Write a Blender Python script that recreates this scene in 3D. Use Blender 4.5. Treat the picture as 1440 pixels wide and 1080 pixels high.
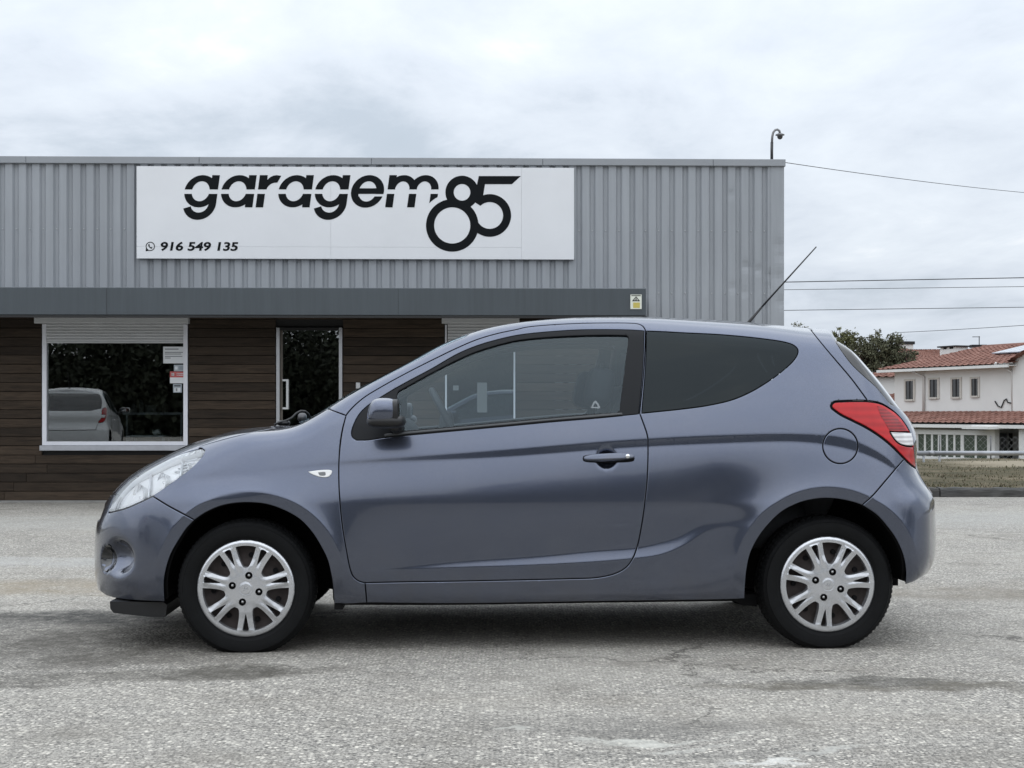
import bpy, math, random
import numpy as np
from mathutils import Vector, Matrix
from mathutils.geometry import delaunay_2d_cdt
random.seed(7); np.random.seed(7)
SC = bpy.context.scene
COL = SC.collection
for o in list(bpy.data.objects): bpy.data.objects.remove(o)

# ---------------------------------------------------------------- camera
FPX, CX, CYH, CAMH = 2040.0, 720.0, 583.0, 1.022      # focal length (photo pixels), principal column, horizon row, eye height
DC = 7.090474862                                       # camera to the car's centre plane
cam_d = bpy.data.cameras.new('camera'); cam = bpy.data.objects.new('camera', cam_d); COL.objects.link(cam)
cam.location = (0, -DC, CAMH); cam.rotation_euler = (math.radians(90), 0, 0)
cam_d.sensor_width = 36.0; cam_d.lens = 36.0*FPX/1440.0
cam_d.shift_y = (CYH-540.0)/1440.0
cam_d.clip_start = 0.05; cam_d.clip_end = 3000
SC.camera = cam

# ---------------------------------------------------------------- sky, sun, exposure
SUN_EL, SUN_AZ = math.radians(58), math.radians(200)
world = bpy.data.worlds.new('World'); SC.world = world; world.use_nodes = True
def build_world():
    nt = world.node_tree; nt.nodes.clear(); N = nt.nodes.new; L = nt.links.new
    out = N('ShaderNodeOutputWorld')
    sky = N('ShaderNodeTexSky'); sky.sky_type = 'NISHITA'; sky.sun_disc = False
    sky.sun_elevation = SUN_EL; sky.sun_rotation = SUN_AZ; sky.air_density = 1.5; sky.dust_density = 2.5
    bg1 = N('ShaderNodeBackground'); bg1.inputs['Strength'].default_value = 0.10; L(sky.outputs[0], bg1.inputs['Color'])
    tc = N('ShaderNodeTexCoord'); sep = N('ShaderNodeSeparateXYZ'); L(tc.outputs['Generated'], sep.inputs[0])
    def math_(op, a, b=None, c=None):
        m = N('ShaderNodeMath'); m.operation = op
        for i, v in enumerate((a, b, c)):
            if v is None: continue
            if isinstance(v, (int, float)): m.inputs[i].default_value = v
            else: L(v, m.inputs[i])
        return m.outputs[0]
    zc = math_('MAXIMUM', sep.outputs['Z'], 0.0)
    den = math_('ADD', zc, 0.16)
    px = math_('DIVIDE', sep.outputs['X'], den); py = math_('DIVIDE', sep.outputs['Y'], den)
    cmb = N('ShaderNodeCombineXYZ'); L(px, cmb.inputs[0]); L(py, cmb.inputs[1]); cmb.inputs[2].default_value = 3.7
    def noise(scale, det, rough, dist=0.0, sx=1, sy=1):
        mp = N('ShaderNodeMapping'); mp.inputs['Scale'].default_value = (sx, sy, 1); L(cmb.outputs[0], mp.inputs[0])
        n = N('ShaderNodeTexNoise'); n.inputs['Scale'].default_value = scale; n.inputs['Detail'].default_value = det
        n.inputs['Roughness'].default_value = rough; n.inputs['Distortion'].default_value = dist
        L(mp.outputs[0], n.inputs['Vector']); return n.outputs['Fac']
    a = noise(0.95, 8, 0.56, 0.25, 1.0, 0.8); b = noise(2.8, 7, 0.60, 0.35, 1.0, 0.7)
    s = math_('ADD', math_('MULTIPLY', a, 0.64), math_('MULTIPLY', b, 0.36))
    rp = N('ShaderNodeValToRGB'); L(s, rp.inputs[0])
    e = rp.color_ramp.elements
    e[0].position = 0.38; e[0].color = (0.515, 0.580, 0.665, 1)
    e[1].position = 0.62; e[1].color = (0.880, 0.915, 0.950, 1)
    m = e.new(0.47); m.color = (0.645, 0.705, 0.785, 1)
    m = e.new(0.56); m.color = (0.735, 0.795, 0.865, 1)
    # an overcast dome: brighter overhead than at the horizon
    grad = math_('ADD', 0.92, math_('MULTIPLY', zc, 1.05))
    mul = N('ShaderNodeVectorMath'); mul.operation = 'SCALE'; L(rp.outputs[0], mul.inputs[0]); L(grad, mul.inputs['Scale'])
    bg2 = N('ShaderNodeBackground'); L(mul.outputs[0], bg2.inputs['Color']); bg2.inputs['Strength'].default_value = 1.0
    cover = N('ShaderNodeMapRange'); L(s, cover.inputs[0]); cover.inputs[1].default_value = 0.30; cover.inputs[2].default_value = 0.46
    cover.inputs[3].default_value = 0.82; cover.inputs[4].default_value = 1.0
    mx = N('ShaderNodeMixShader'); L(cover.outputs[0], mx.inputs[0]); L(bg1.outputs[0], mx.inputs[1]); L(bg2.outputs[0], mx.inputs[2])
    L(mx.outputs[0], out.inputs['Surface'])
build_world()
sun_d = bpy.data.lights.new('sun', 'SUN'); sun_d.energy = 1.1; sun_d.angle = math.radians(150); sun_d.color = (1.0, 0.985, 0.965)
sun = bpy.data.objects.new('sun', sun_d); COL.objects.link(sun)
_sd = Vector((math.sin(SUN_AZ)*math.cos(SUN_EL), math.cos(SUN_AZ)*math.cos(SUN_EL), math.sin(SUN_EL)))
sun.rotation_euler = _sd.to_track_quat('Z', 'Y').to_euler()
SC.view_settings.view_transform = 'Standard'; SC.view_settings.look = 'None'
SC.view_settings.exposure = 0.10; SC.view_settings.gamma = 1.0; SC.view_settings.use_curve_mapping = False
SC.render.engine = 'CYCLES'
SC.cycles.max_bounces = 8; SC.cycles.transparent_max_bounces = 12; SC.cycles.glossy_bounces = 5

# ---------------------------------------------------------------- helpers
def gp(px, py, z=0.0):
    """a point of the ground plane (or of height z) measured in the photograph"""
    D = (CAMH-z)*FPX/(py-CYH); return ((px-CX)*D/FPX, D-DC)
def at(px, py, D):
    """point at distance D in front of the camera measured in the photograph"""
    return Vector(((px-CX)*D/FPX, D-DC, CAMH-(py-CYH)*D/FPX))
def link(o, parent=None):
    COL.objects.link(o)
    if parent is not None: o.parent = parent
    return o
def tag(o, label=None, cat=None, group=None, kind=None):
    if label: o['label'] = label
    if cat: o['category'] = cat
    if group: o['group'] = group
    if kind: o['kind'] = kind
    return o
def empty(name, loc=(0, 0, 0), rz=0.0, label=None, cat=None, group=None):
    o = bpy.data.objects.new(name, None); o.location = loc; o.rotation_euler = (0, 0, rz); o.empty_display_size = 0.2
    COL.objects.link(o); return tag(o, label, cat, group)
def mk(name, V, Fc, mat=None, parent=None, smooth=False, normals=None):
    me = bpy.data.meshes.new(name)
    V = np.asarray(V, float)
    me.from_pydata(V.tolist() if len(V) else [], [], [list(map(int, f)) for f in Fc])
    me.validate(); me.update()
    if mat is not None:
        for m in (mat if isinstance(mat, (list, tuple)) else [mat]): me.materials.append(m)
    if smooth or normals is not None: me.shade_smooth() if hasattr(me, 'shade_smooth') else me.polygons.foreach_set('use_smooth', [True]*len(me.polygons))
    if normals is not None and len(normals) == len(me.vertices): me.normals_split_custom_set_from_vertices(np.asarray(normals, float).tolist())
    o = bpy.data.objects.new(name, me); return link(o, parent)
class MB:
    """collects simple shapes into one mesh"""
    def __init__(s): s.V = []; s.F = []
    def add(s, V, F):
        b = len(s.V); s.V += [tuple(map(float, v)) for v in V]; s.F += [[i+b for i in f] for f in F]; return s
    def box(s, lo, hi, bev=0.0):
        x0, y0, z0 = lo; x1, y1, z1 = hi
        if bev <= 0:
            return s.add([(x0,y0,z0),(x1,y0,z0),(x1,y1,z0),(x0,y1,z0),(x0,y0,z1),(x1,y0,z1),(x1,y1,z1),(x0,y1,z1)],
                  [[0,3,2,1],[4,5,6,7],[0,1,5,4],[1,2,6,5],[2,3,7,6],[3,0,4,7]])
        # bevelled in the x-z outline on the front (low y) side
        b = bev
        return s.add([(x0,y0+b,z0),(x1,y0+b,z0),(x1,y1,z0),(x0,y1,z0),(x0,y0+b,z1),(x1,y0+b,z1),(x1,y1,z1),(x0,y1,z1),
                      (x0+b,y0,z0+b),(x1-b,y0,z0+b),(x1-b,y0,z1-b),(x0+b,y0,z1-b)],
                  [[0,3,2,1],[4,5,6,7],[1,2,6,5],[2,3,7,6],[3,0,4,7],[8,9,10,11],[0,1,9,8],[1,5,10,9],[5,4,11,10],[4,0,8,11]])
    def tube(s, pts, r, n=10, cap=True, r2=None):
        pts = [Vector(p) for p in pts]; m = len(pts); V = []; F = []
        up = Vector((0, 0, 1)); prev = None
        for i, p in enumerate(pts):
            t = (pts[min(i+1, m-1)]-pts[max(i-1, 0)]).normalized()
            a = prev if prev is not None else (up.cross(t) if abs(t.dot(up)) < 0.95 else Vector((1, 0, 0)).cross(t))
            a = (a-t*a.dot(t)).normalized(); b = t.cross(a); prev = a
            rr = r if r2 is None else r+(r2-r)*i/(m-1)
            for k in range(n):
                w = 2*math.pi*k/n; V.append(p+a*(math.cos(w)*rr)+b*(math.sin(w)*rr))
        for i in range(m-1):
            for k in range(n):
                F.append([i*n+k, i*n+(k+1) % n, (i+1)*n+(k+1) % n, (i+1)*n+k])
        if cap: F.append(list(range(n))[::-1]); F.append(list(range((m-1)*n, m*n)))
        return s.add(V, F)
    def lathe(s, prof, n=32, axis='y', c=(0, 0, 0)):
        """prof: (r, h) along the axis"""
        V = []; F = []; m = len(prof)
        for r, h in prof:
            for k in range(n):
                w = 2*math.pi*k/n; a, b = r*math.cos(w), r*math.sin(w)
                p = (a, h, b) if axis == 'y' else ((a, b, h) if axis == 'z' else (h, a, b))
                V.append((p[0]+c[0], p[1]+c[1], p[2]+c[2]))
        for i in range(m-1):
            for k in range(n): F.append([i*n+k, i*n+(k+1) % n, (i+1)*n+(k+1) % n, (i+1)*n+k])
        return s.add(V, F)
    def sqell(s, c, r, e1=0.6, e2=0.6, nu=28, nv=16, warp=None):
        V = []; F = []
        sg = lambda v, e: math.copysign(abs(v)**e, v)
        for j in range(nv+1):
            ph = -math.pi/2+math.pi*j/nv
            for i in range(nu):
                th = 2*math.pi*i/nu
                p = [sg(math.cos(ph), e1)*sg(math.cos(th), e2), sg(math.cos(ph), e1)*sg(math.sin(th), e2), sg(math.sin(ph), e1)]
                if warp: p = warp(p)
                V.append((c[0]+p[0]*r[0], c[1]+p[1]*r[1], c[2]+p[2]*r[2]))
        for j in range(nv):
            for i in range(nu): F.append([j*nu+i, j*nu+(i+1) % nu, (j+1)*nu+(i+1) % nu, (j+1)*nu+i])
        return s.add(V, F)
    def prism(s, poly, y0, y1):
        """x-z outline (counter-clockwise seen from -y) pulled along y"""
        n = len(poly); V = [(p[0], y0, p[1]) for p in poly]+[(p[0], y1, p[1]) for p in poly]
        return s.add(V, [list(range(n)), list(range(n, 2*n))[::-1]]+[[i, i+n, (i+1) % n+n, (i+1) % n] for i in range(n)])
    def build(s, name, mat, parent=None, smooth=False, angle=None):
        o = mk(name, s.V, s.F, mat, parent, smooth)
        if angle is not None:
            o.data.shade_smooth()
            try: o.data.set_sharp_from_angle(angle=math.radians(angle))
            except Exception: pass
        return o
def islands(V, Fc):
    par = list(range(len(V)))
    def find(i):
        while par[i] != i: par[i] = par[par[i]]; i = par[i]
        return i
    for f in Fc:
        for i in f[1:]: par[find(i)] = find(f[0])
    g = {}
    for f in Fc: g.setdefault(find(f[0]), []).append(f)
    out = []
    for fs in g.values():
        ids = sorted({i for f in fs for i in f}); mp = {i: k for k, i in enumerate(ids)}
        out.append(([V[i] for i in ids], [[mp[i] for i in f] for f in fs]))
    return out
def copy_tree(o, parent=None):
    c = o.copy(); COL.objects.link(c); c.parent = parent
    for ch in list(o.children): copy_tree(ch, c)
    return c

# ---------------------------------------------------------------- materials
def nodes_of(name):
    m = bpy.data.materials.new(name); m.use_nodes = True
    return m, m.node_tree, m.node_tree.nodes['Principled BSDF']
def mat(name, col, rough=0.5, metal=0.0, coat=0.0, coat_r=0.03, var=0.0, vscale=8.0, bump=0.0, bscale=40.0, spec=0.5, stretch=(1, 1, 1), rvar=0.0, ior=None, detail=5):
    m, nt, b = nodes_of(name); N = nt.nodes.new; L = nt.links.new
    b.inputs['Base Color'].default_value = (*col, 1); b.inputs['Roughness'].default_value = rough
    b.inputs['Metallic'].default_value = metal; b.inputs['Coat Weight'].default_value = coat; b.inputs['Coat Roughness'].default_value = coat_r
    b.inputs['Specular IOR Level'].default_value = spec
    if ior: b.inputs['IOR'].default_value = ior
    if var or bump or rvar:
        tc = N('ShaderNodeTexCoord'); mp = N('ShaderNodeMapping'); mp.inputs['Scale'].default_value = stretch; L(tc.outputs['Object'], mp.inputs[0])
    if var or rvar:
        n = N('ShaderNodeTexNoise'); n.inputs['Scale'].default_value = vscale; n.inputs['Detail'].default_value = detail; n.inputs['Roughness'].default_value = 0.6; L(mp.outputs[0], n.inputs['Vector'])
        if var:
            hs = N('ShaderNodeHueSaturation'); hs.inputs['Color'].default_value = (*col, 1)
            mr = N('ShaderNodeMapRange'); mr.inputs[1].default_value = 0.25; mr.inputs[2].default_value = 0.75; mr.inputs[3].default_value = 1-var; mr.inputs[4].default_value = 1+var
            L(n.outputs['Fac'], mr.inputs[0]); L(mr.outputs[0], hs.inputs['Value']); L(hs.outputs[0], b.inputs['Base Color'])
        if rvar:
            mr = N('ShaderNodeMapRange'); mr.inputs[1].default_value = 0.3; mr.inputs[2].default_value = 0.7; mr.inputs[3].default_value = max(rough-rvar, 0.02); mr.inputs[4].default_value = rough+rvar
            L(n.outputs['Fac'], mr.inputs[0]); L(mr.outputs[0], b.inputs['Roughness'])
    if bump:
        n2 = N('ShaderNodeTexNoise'); n2.inputs['Scale'].default_value = bscale; n2.inputs['Detail'].default_value = 4; L(mp.outputs[0], n2.inputs['Vector'])
        bp = N('ShaderNodeBump'); bp.inputs['Strength'].default_value = bump; bp.inputs['Distance'].default_value = 0.01; L(n2.outputs['Fac'], bp.inputs['Height']); L(bp.outputs[0], b.inputs['Normal'])
    return m
def glass(name, tint, refl=1.0, rough=0.0, ior=1.5, film=0.0, tone=(1, 1, 1)):
    """thin pane: tinted transparency plus Fresnel reflection (film = extra mirror share of a coated pane)"""
    m = bpy.data.materials.new(name); m.use_nodes = True; nt = m.node_tree; nt.nodes.clear(); N = nt.nodes.new; L = nt.links.new
    out = N('ShaderNodeOutputMaterial'); tr = N('ShaderNodeBsdfTransparent'); tr.inputs[0].default_value = (*tint, 1)
    gl = N('ShaderNodeBsdfGlossy'); gl.inputs['Roughness'].default_value = rough; gl.inputs['Color'].default_value = (*tone, 1)
    fr = N('ShaderNodeFresnel'); fr.inputs['IOR'].default_value = ior
    mr = N('ShaderNodeMath'); mr.operation = 'MULTIPLY_ADD'; mr.use_clamp = True; L(fr.outputs[0], mr.inputs[0]); mr.inputs[1].default_value = refl; mr.inputs[2].default_value = film
    mx = N('ShaderNodeMixShader'); L(mr.outputs[0], mx.inputs[0]); L(tr.outputs[0], mx.inputs[1]); L(gl.outputs[0], mx.inputs[2]); L(mx.outputs[0], out.inputs[0])
    return m
def paint_mat(name, col, edge, metal=0.75, rough=0.32):
    m, nt, b = nodes_of(name); N = nt.nodes.new; L = nt.links.new
    tc = N('ShaderNodeTexCoord')
    # metal flake and a thin uneven film of road dust
    fl = N('ShaderNodeTexVoronoi'); fl.inputs['Scale'].default_value = 900; L(tc.outputs['Object'], fl.inputs['Vector'])
    mx = N('ShaderNodeMix'); mx.data_type = 'RGBA'; mx.inputs[6].default_value = (*col, 1); mx.inputs[7].default_value = (*edge, 1)
    mr = N('ShaderNodeMapRange'); L(fl.outputs['Color'], mr.inputs[0]); mr.inputs[1].default_value = 0.2; mr.inputs[2].default_value = 0.9
    L(mr.outputs[0], mx.inputs[0])
    ds = N('ShaderNodeTexNoise'); ds.inputs['Scale'].default_value = 3.5; ds.inputs['Detail'].default_value = 8; ds.inputs['Roughness'].default_value = 0.65; L(tc.outputs['Object'], ds.inputs['Vector'])
    dr = N('ShaderNodeMapRange'); L(ds.outputs['Fac'], dr.inputs[0]); dr.inputs[1].default_value = 0.42; dr.inputs[2].default_value = 0.75; dr.inputs[3].default_value = 0.0; dr.inputs[4].default_value = 0.055
    m2 = N('ShaderNodeMix'); m2.data_type = 'RGBA'; L(dr.outputs[0], m2.inputs[0]); L(mx.outputs[2], m2.inputs[6]); m2.inputs[7].default_value = (0.32, 0.30, 0.27, 1)
    # road film low on the sills and bumpers
    sx = N('ShaderNodeSeparateXYZ'); L(tc.outputs['Object'], sx.inputs[0])
    lo = N('ShaderNodeMapRange'); L(sx.outputs['Z'], lo.inputs[0]); lo.inputs[1].default_value = 0.18; lo.inputs[2].default_value = 0.50; lo.inputs[3].default_value = 1.0; lo.inputs[4].default_value = 0.0
    dn = N('ShaderNodeTexNoise'); dn.inputs['Scale'].default_value = 9; dn.inputs['Detail'].default_value = 9; dn.inputs['Roughness'].default_value = 0.75; L(tc.outputs['Object'], dn.inputs['Vector'])
    dm = N('ShaderNodeMapRange'); L(dn.outputs['Fac'], dm.inputs[0]); dm.inputs[1].default_value = 0.36; dm.inputs[2].default_value = 0.70; dm.inputs[3].default_value = 0.0; dm.inputs[4].default_value = 0.34
    fm = N('ShaderNodeMath'); fm.operation = 'MULTIPLY'; L(lo.outputs[0], fm.inputs[0]); L(dm.outputs[0], fm.inputs[1])
    m3 = N('ShaderNodeMix'); m3.data_type = 'RGBA'; L(fm.outputs[0], m3.inputs[0]); L(m2.outputs[2], m3.inputs[6]); m3.inputs[7].default_value = (0.10, 0.093, 0.082, 1)
    L(m3.outputs[2], b.inputs['Base Color'])
    b.inputs['Metallic'].default_value = metal; b.inputs['Roughness'].default_value = rough
    b.inputs['Coat Weight'].default_value = 1.0; b.inputs['Coat IOR'].default_value = 1.5
    cr = N('ShaderNodeMapRange'); L(ds.outputs['Fac'], cr.inputs[0]); cr.inputs[1].default_value = 0.35; cr.inputs[2].default_value = 0.75; cr.inputs[3].default_value = 0.025; cr.inputs[4].default_value = 0.11
    L(cr.outputs[0], b.inputs['Coat Roughness'])
    # orange peel
    op = N('ShaderNodeTexNoise'); op.inputs['Scale'].default_value = 260; op.inputs['Detail'].default_value = 1; L(tc.outputs['Object'], op.inputs['Vector'])
    bp = N('ShaderNodeBump'); bp.inputs['Strength'].default_value = 0.012; bp.inputs['Distance'].default_value = 0.002; L(op.outputs['Fac'], bp.inputs['Height']); L(bp.outputs[0], b.inputs['Coat Normal'])
    return m
M_paint = paint_mat('slate_paint', (0.084, 0.099, 0.143), (0.116, 0.132, 0.182), 0.96, 0.24)
M_blackplastic = mat('black_plastic', (0.008, 0.008, 0.009), 0.42, bump=0.05, bscale=300)
M_trimblack = mat('trim_black', (0.007, 0.008, 0.010), 0.45, spec=0.22)
M_frit = mat('window_frit', (0.006, 0.007, 0.008), 0.5)
M_rubber = mat('rubber', (0.012, 0.012, 0.013), 0.6)
M_tyre = mat('tyre_rubber', (0.0034, 0.0037, 0.0042), 0.70, var=0.4, vscale=14, bump=0.10, bscale=160, spec=0.20)
M_gap = mat('gap_black', (0.003, 0.003, 0.0035), 0.8, spec=0.2)
M_grille = mat('grille_black', (0.010, 0.010, 0.011), 0.35, bump=0.6, bscale=60)
M_mould = mat('belt_rubber', (0.055, 0.058, 0.062), 0.35)
M_grey = mat('grey_plastic', (0.16, 0.165, 0.17), 0.4)
M_trim = mat('cabin_trim', (0.045, 0.047, 0.050), 0.7)
M_seat = mat('seat_fabric', (0.030, 0.032, 0.036), 0.9, var=0.2, vscale=60)
M_beltgrey = mat('belt_webbing', (0.10, 0.10, 0.105), 0.8)
M_chrome = mat('chrome', (0.86, 0.87, 0.88), 0.10, 1.0)
M_reflector = mat('reflector', (0.90, 0.91, 0.92), 0.22, 0.15, bump=0.15, bscale=30)
M_silver = mat('silver_plastic', (0.72, 0.74, 0.76), 0.28, 0.6)
M_bulb = mat('bulb_glass', (0.75, 0.76, 0.78), 0.08, 0.3)
M_mirror = mat('mirror', (0.9, 0.9, 0.9), 0.02, 1.0)
M_darkmetal = mat('dark_metal', (0.10, 0.10, 0.105), 0.35, 0.8)
M_hubcap = mat('silver_hubcap', (0.60, 0.61, 0.635), 0.27, 0.80, coat=0.4, var=0.10, vscale=9, detail=7)
M_emblem = mat('emblem_silver', (0.42, 0.43, 0.45), 0.3, 0.6)
M_steeldisc = mat('rusty_steel', (0.030, 0.022, 0.020), 0.7, 0.2, var=0.4, vscale=30)
M_boltmetal = mat('bolt_metal', (0.45, 0.45, 0.45), 0.35, 0.9)
M_plate = mat('plate_white', (0.62, 0.63, 0.64), 0.35)
M_glass = glass('car_glass', (0.80, 0.87, 0.90), 1.35, tone=(0.78, 0.92, 1.0))
M_tint = glass('privacy_glass', (0.012, 0.015, 0.018), 0.70, tone=(0.82, 0.94, 1.0))
M_lens = glass('clear_lens', (0.94, 0.95, 0.96), 1.5)
M_indicator = mat('indicator_lens', (0.78, 0.78, 0.77), 0.12, 0.0, coat=1.0)
M_etch = mat('etched_mark', (0.20, 0.225, 0.24), 0.8)
def lens_mat(name, c1, c2, scale, rough=0.12):
    """moulded lens with horizontal ribs"""
    m, nt, b = nodes_of(name); N = nt.nodes.new; L = nt.links.new
    tc = N('ShaderNodeTexCoord'); w = N('ShaderNodeTexWave'); w.bands_direction = 'Z'; w.inputs['Scale'].default_value = scale; w.inputs['Distortion'].default_value = 0.6; w.inputs['Detail'].default_value = 2
    L(tc.outputs['Object'], w.inputs['Vector'])
    n = N('ShaderNodeTexNoise'); n.inputs['Scale'].default_value = 12; n.inputs['Detail'].default_value = 3; L(tc.outputs['Object'], n.inputs['Vector'])
    ad = N('ShaderNodeMath'); ad.operation = 'MULTIPLY_ADD'; L(w.outputs['Fac'], ad.inputs[0]); ad.inputs[1].default_value = 0.45; L(n.outputs['Fac'], ad.inputs[2])
    mr = N('ShaderNodeMapRange'); L(ad.outputs[0], mr.inputs[0]); mr.inputs[1].default_value = 0.35; mr.inputs[2].default_value = 1.05
    mx = N('ShaderNodeMix'); mx.data_type = 'RGBA'; L(mr.outputs[0], mx.inputs[0]); mx.inputs[6].default_value = (*c1, 1); mx.inputs[7].default_value = (*c2, 1); L(mx.outputs[2], b.inputs['Base Color'])
    b.inputs['Roughness'].default_value = 0.35; b.inputs['Coat Weight'].default_value = 0.55; b.inputs['Coat Roughness'].default_value = 0.02; b.inputs['Specular IOR Level'].default_value = 0.2
    bp = N('ShaderNodeBump'); bp.inputs['Strength'].default_value = 0.15; bp.inputs['Distance'].default_value = 0.003; L(w.outputs['Fac'], bp.inputs['Height']); L(bp.outputs[0], b.inputs['Normal'])
    return m
M_redlens = lens_mat('red_lens', (0.36, 0.003, 0.006), (0.50, 0.005, 0.008), 9)
M_darkred = lens_mat('dark_red_lens', (0.13, 0.005, 0.008), (0.34, 0.012, 0.016), 22)
M_clearlens = lens_mat('clear_ribbed_lens', (0.42, 0.40, 0.41), (0.86, 0.86, 0.86), 16)
M_scoopshade = mat('scoop_shade_black', (0.010, 0.011, 0.013), 0.12, coat=1.0)  # painted darkness for the hole of the fog scoop
M_rearglass = glass('rear_glass', (0.10, 0.12, 0.13), 1.9)

# ================================================================ ground
def asphalt_mat():
    m, nt, b = nodes_of('worn_asphalt'); N = nt.nodes.new; L = nt.links.new
    tc = N('ShaderNodeTexCoord'); O = tc.outputs['Object']
    def noise(scale, det=5, rough=0.55, dist=0.0, vec=None):
        n = N('ShaderNodeTexNoise'); n.inputs['Scale'].default_value = scale; n.inputs['Detail'].default_value = det; n.inputs['Roughness'].default_value = rough; n.inputs['Distortion'].default_value = dist
        L(vec or O, n.inputs['Vector']); return n
    def mr(v, a, b_, c=0.0, d=1.0, smooth=False):
        r = N('ShaderNodeMapRange'); L(v, r.inputs[0]); r.inputs[1].default_value = a; r.inputs[2].default_value = b_; r.inputs[3].default_value = c; r.inputs[4].default_value = d
        if smooth: r.interpolation_type = 'SMOOTHSTEP'
        return r.outputs[0]
    def mixc(f, a, b_):
        x = N('ShaderNodeMix'); x.data_type = 'RGBA'
        if isinstance(f, float): x.inputs[0].default_value = f
        else: L(f, x.inputs[0])
        for i, v in ((6, a), (7, b_)):
            if isinstance(v, tuple): x.inputs[i].default_value = (*v, 1)
            else: L(v, x.inputs[i])
        return x.outputs[2]
    def mul(a, b_):
        x = N('ShaderNodeMath'); x.operation = 'MULTIPLY'
        for i, v in enumerate((a, b_)):
            if isinstance(v, float): x.inputs[i].default_value = v
            else: L(v, x.inputs[i])
        return x.outputs[0]
    wob = noise(9.0, 3); wv = N('ShaderNodeVectorMath'); wv.operation = 'MULTIPLY_ADD'; L(wob.outputs['Color'], wv.inputs[0]); wv.inputs[1].default_value = (0.012, 0.012, 0); L(O, wv.inputs[2])
    v1 = N('ShaderNodeTexVoronoi'); v1.inputs['Scale'].default_value = 64; v1.inputs['Randomness'].default_value = 1.0; L(wv.outputs[0], v1.inputs['Vector'])
    v2 = N('ShaderNodeTexVoronoi'); v2.inputs['Scale'].default_value = 190; L(O, v2.inputs['Vector'])
    sp = N('ShaderNodeSeparateColor'); L(v1.outputs['Color'], sp.inputs[0]); sp2 = N('ShaderNodeSeparateColor'); L(v2.outputs['Color'], sp2.inputs[0])
    st = N('ShaderNodeValToRGB'); L(sp.outputs[0], st.inputs[0]); e = st.color_ramp.elements
    e[0].position = 0.0; e[0].color = (0.070, 0.073, 0.075, 1); e[1].position = 1.0; e[1].color = (0.72, 0.72, 0.69, 1)
    q = e.new(0.35); q.color = (0.22, 0.222, 0.222, 1); q = e.new(0.72); q.color = (0.44, 0.44, 0.43, 1)
    fine = N('ShaderNodeValToRGB'); L(sp2.outputs[1], fine.inputs[0]); e = fine.color_ramp.elements
    e[0].color = (0.10, 0.10, 0.10, 1); e[1].color = (0.44, 0.44, 0.43, 1)
    edge = mr(v1.outputs['Distance'], 0.30, 0.55, 0.0, 1.0)
    c = mixc(edge, st.outputs[0], fine.outputs[0])
    # broad wear: paler, polished bands and darker, dirtier ones
    big = noise(0.55, 6, 0.6, 0.4); mid = noise(2.3, 6, 0.62)
    c = mixc(mul(mr(big.outputs['Fac'], 0.42, 0.70), 0.38), c, (0.44, 0.44, 0.425))
    c = mixc(mul(mr(mid.outputs['Fac'], 0.50, 0.74), 0.55), c, (0.125, 0.120, 0.110))
    crk = N('ShaderNodeTexVoronoi'); crk.feature = 'DISTANCE_TO_EDGE'; crk.inputs['Scale'].default_value = 0.55; cw = noise(3.0, 6, 0.7); cv = N('ShaderNodeVectorMath'); cv.operation = 'MULTIPLY_ADD'; L(cw.outputs['Color'], cv.inputs[0]); cv.inputs[1].default_value = (0.7, 0.7, 0); L(O, cv.inputs[2]); L(cv.outputs[0], crk.inputs['Vector'])
    crm = mul(mr(crk.outputs['Distance'], 0.002, 0.006, 1.0, 0.0), mr(big.outputs['Fac'], 0.47, 0.56))
    c = mixc(mul(crm, 0.75), c, (0.045, 0.044, 0.042))
    warm = N('ShaderNodeMix'); warm.data_type = 'RGBA'; warm.blend_type = 'MULTIPLY'; warm.inputs[0].default_value = 1.0; L(c, warm.inputs[6]); warm.inputs[7].default_value = (1.06, 1.0, 0.915, 1); c = warm.outputs[2]
    lon = N('ShaderNodeMapping'); lon.inputs['Scale'].default_value = (0.35, 2.2, 1); L(O, lon.inputs[0])
    band = noise(0.8, 5, 0.6, 0.3, lon.outputs[0])
    c = mixc(mul(mr(band.outputs['Fac'], 0.50, 0.72), 0.22), c, (0.235, 0.205, 0.165))
    # stains with shapes of their own
    dn = noise(1.6, 7, 0.65); dn2 = noise(14, 4, 0.6)
    dv = N('ShaderNodeVectorMath'); dv.operation = 'MULTIPLY_ADD'; L(dn.outputs['Color'], dv.inputs[0]); dv.inputs[1].default_value = (0.9, 0.9, 0); L(O, dv.inputs[2])
    def stain(cx, cy, rx, ry, rot, soft, col, amt, c):
        mp = N('ShaderNodeMapping'); mp.vector_type = 'TEXTURE'; mp.inputs['Location'].default_value = (cx+0.45, cy+0.45, 0); mp.inputs['Rotation'].default_value = (0, 0, rot); mp.inputs['Scale'].default_value = (rx, ry, 1); L(dv.outputs[0], mp.inputs[0])
        ln = N('ShaderNodeVectorMath'); ln.operation = 'LENGTH'; sx = N('ShaderNodeVectorMath'); sx.operation = 'MULTIPLY'; sx.inputs[1].default_value = (1, 1, 0); L(mp.outputs[0], sx.inputs[0]); L(sx.outputs[0], ln.inputs[0])
        f = mr(ln.outputs['Value'], 1.0-soft, 1.0+soft*0.4, 1.0, 0.0, True)
        f = mul(mul(f, mr(dn2.outputs['Fac'], 0.25, 0.60, 0.50, 1.0)), mr(mid.outputs['Fac'], 0.36, 0.54, 0.48, 1.0))
        return mixc(mul(f, amt), c, col)
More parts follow.
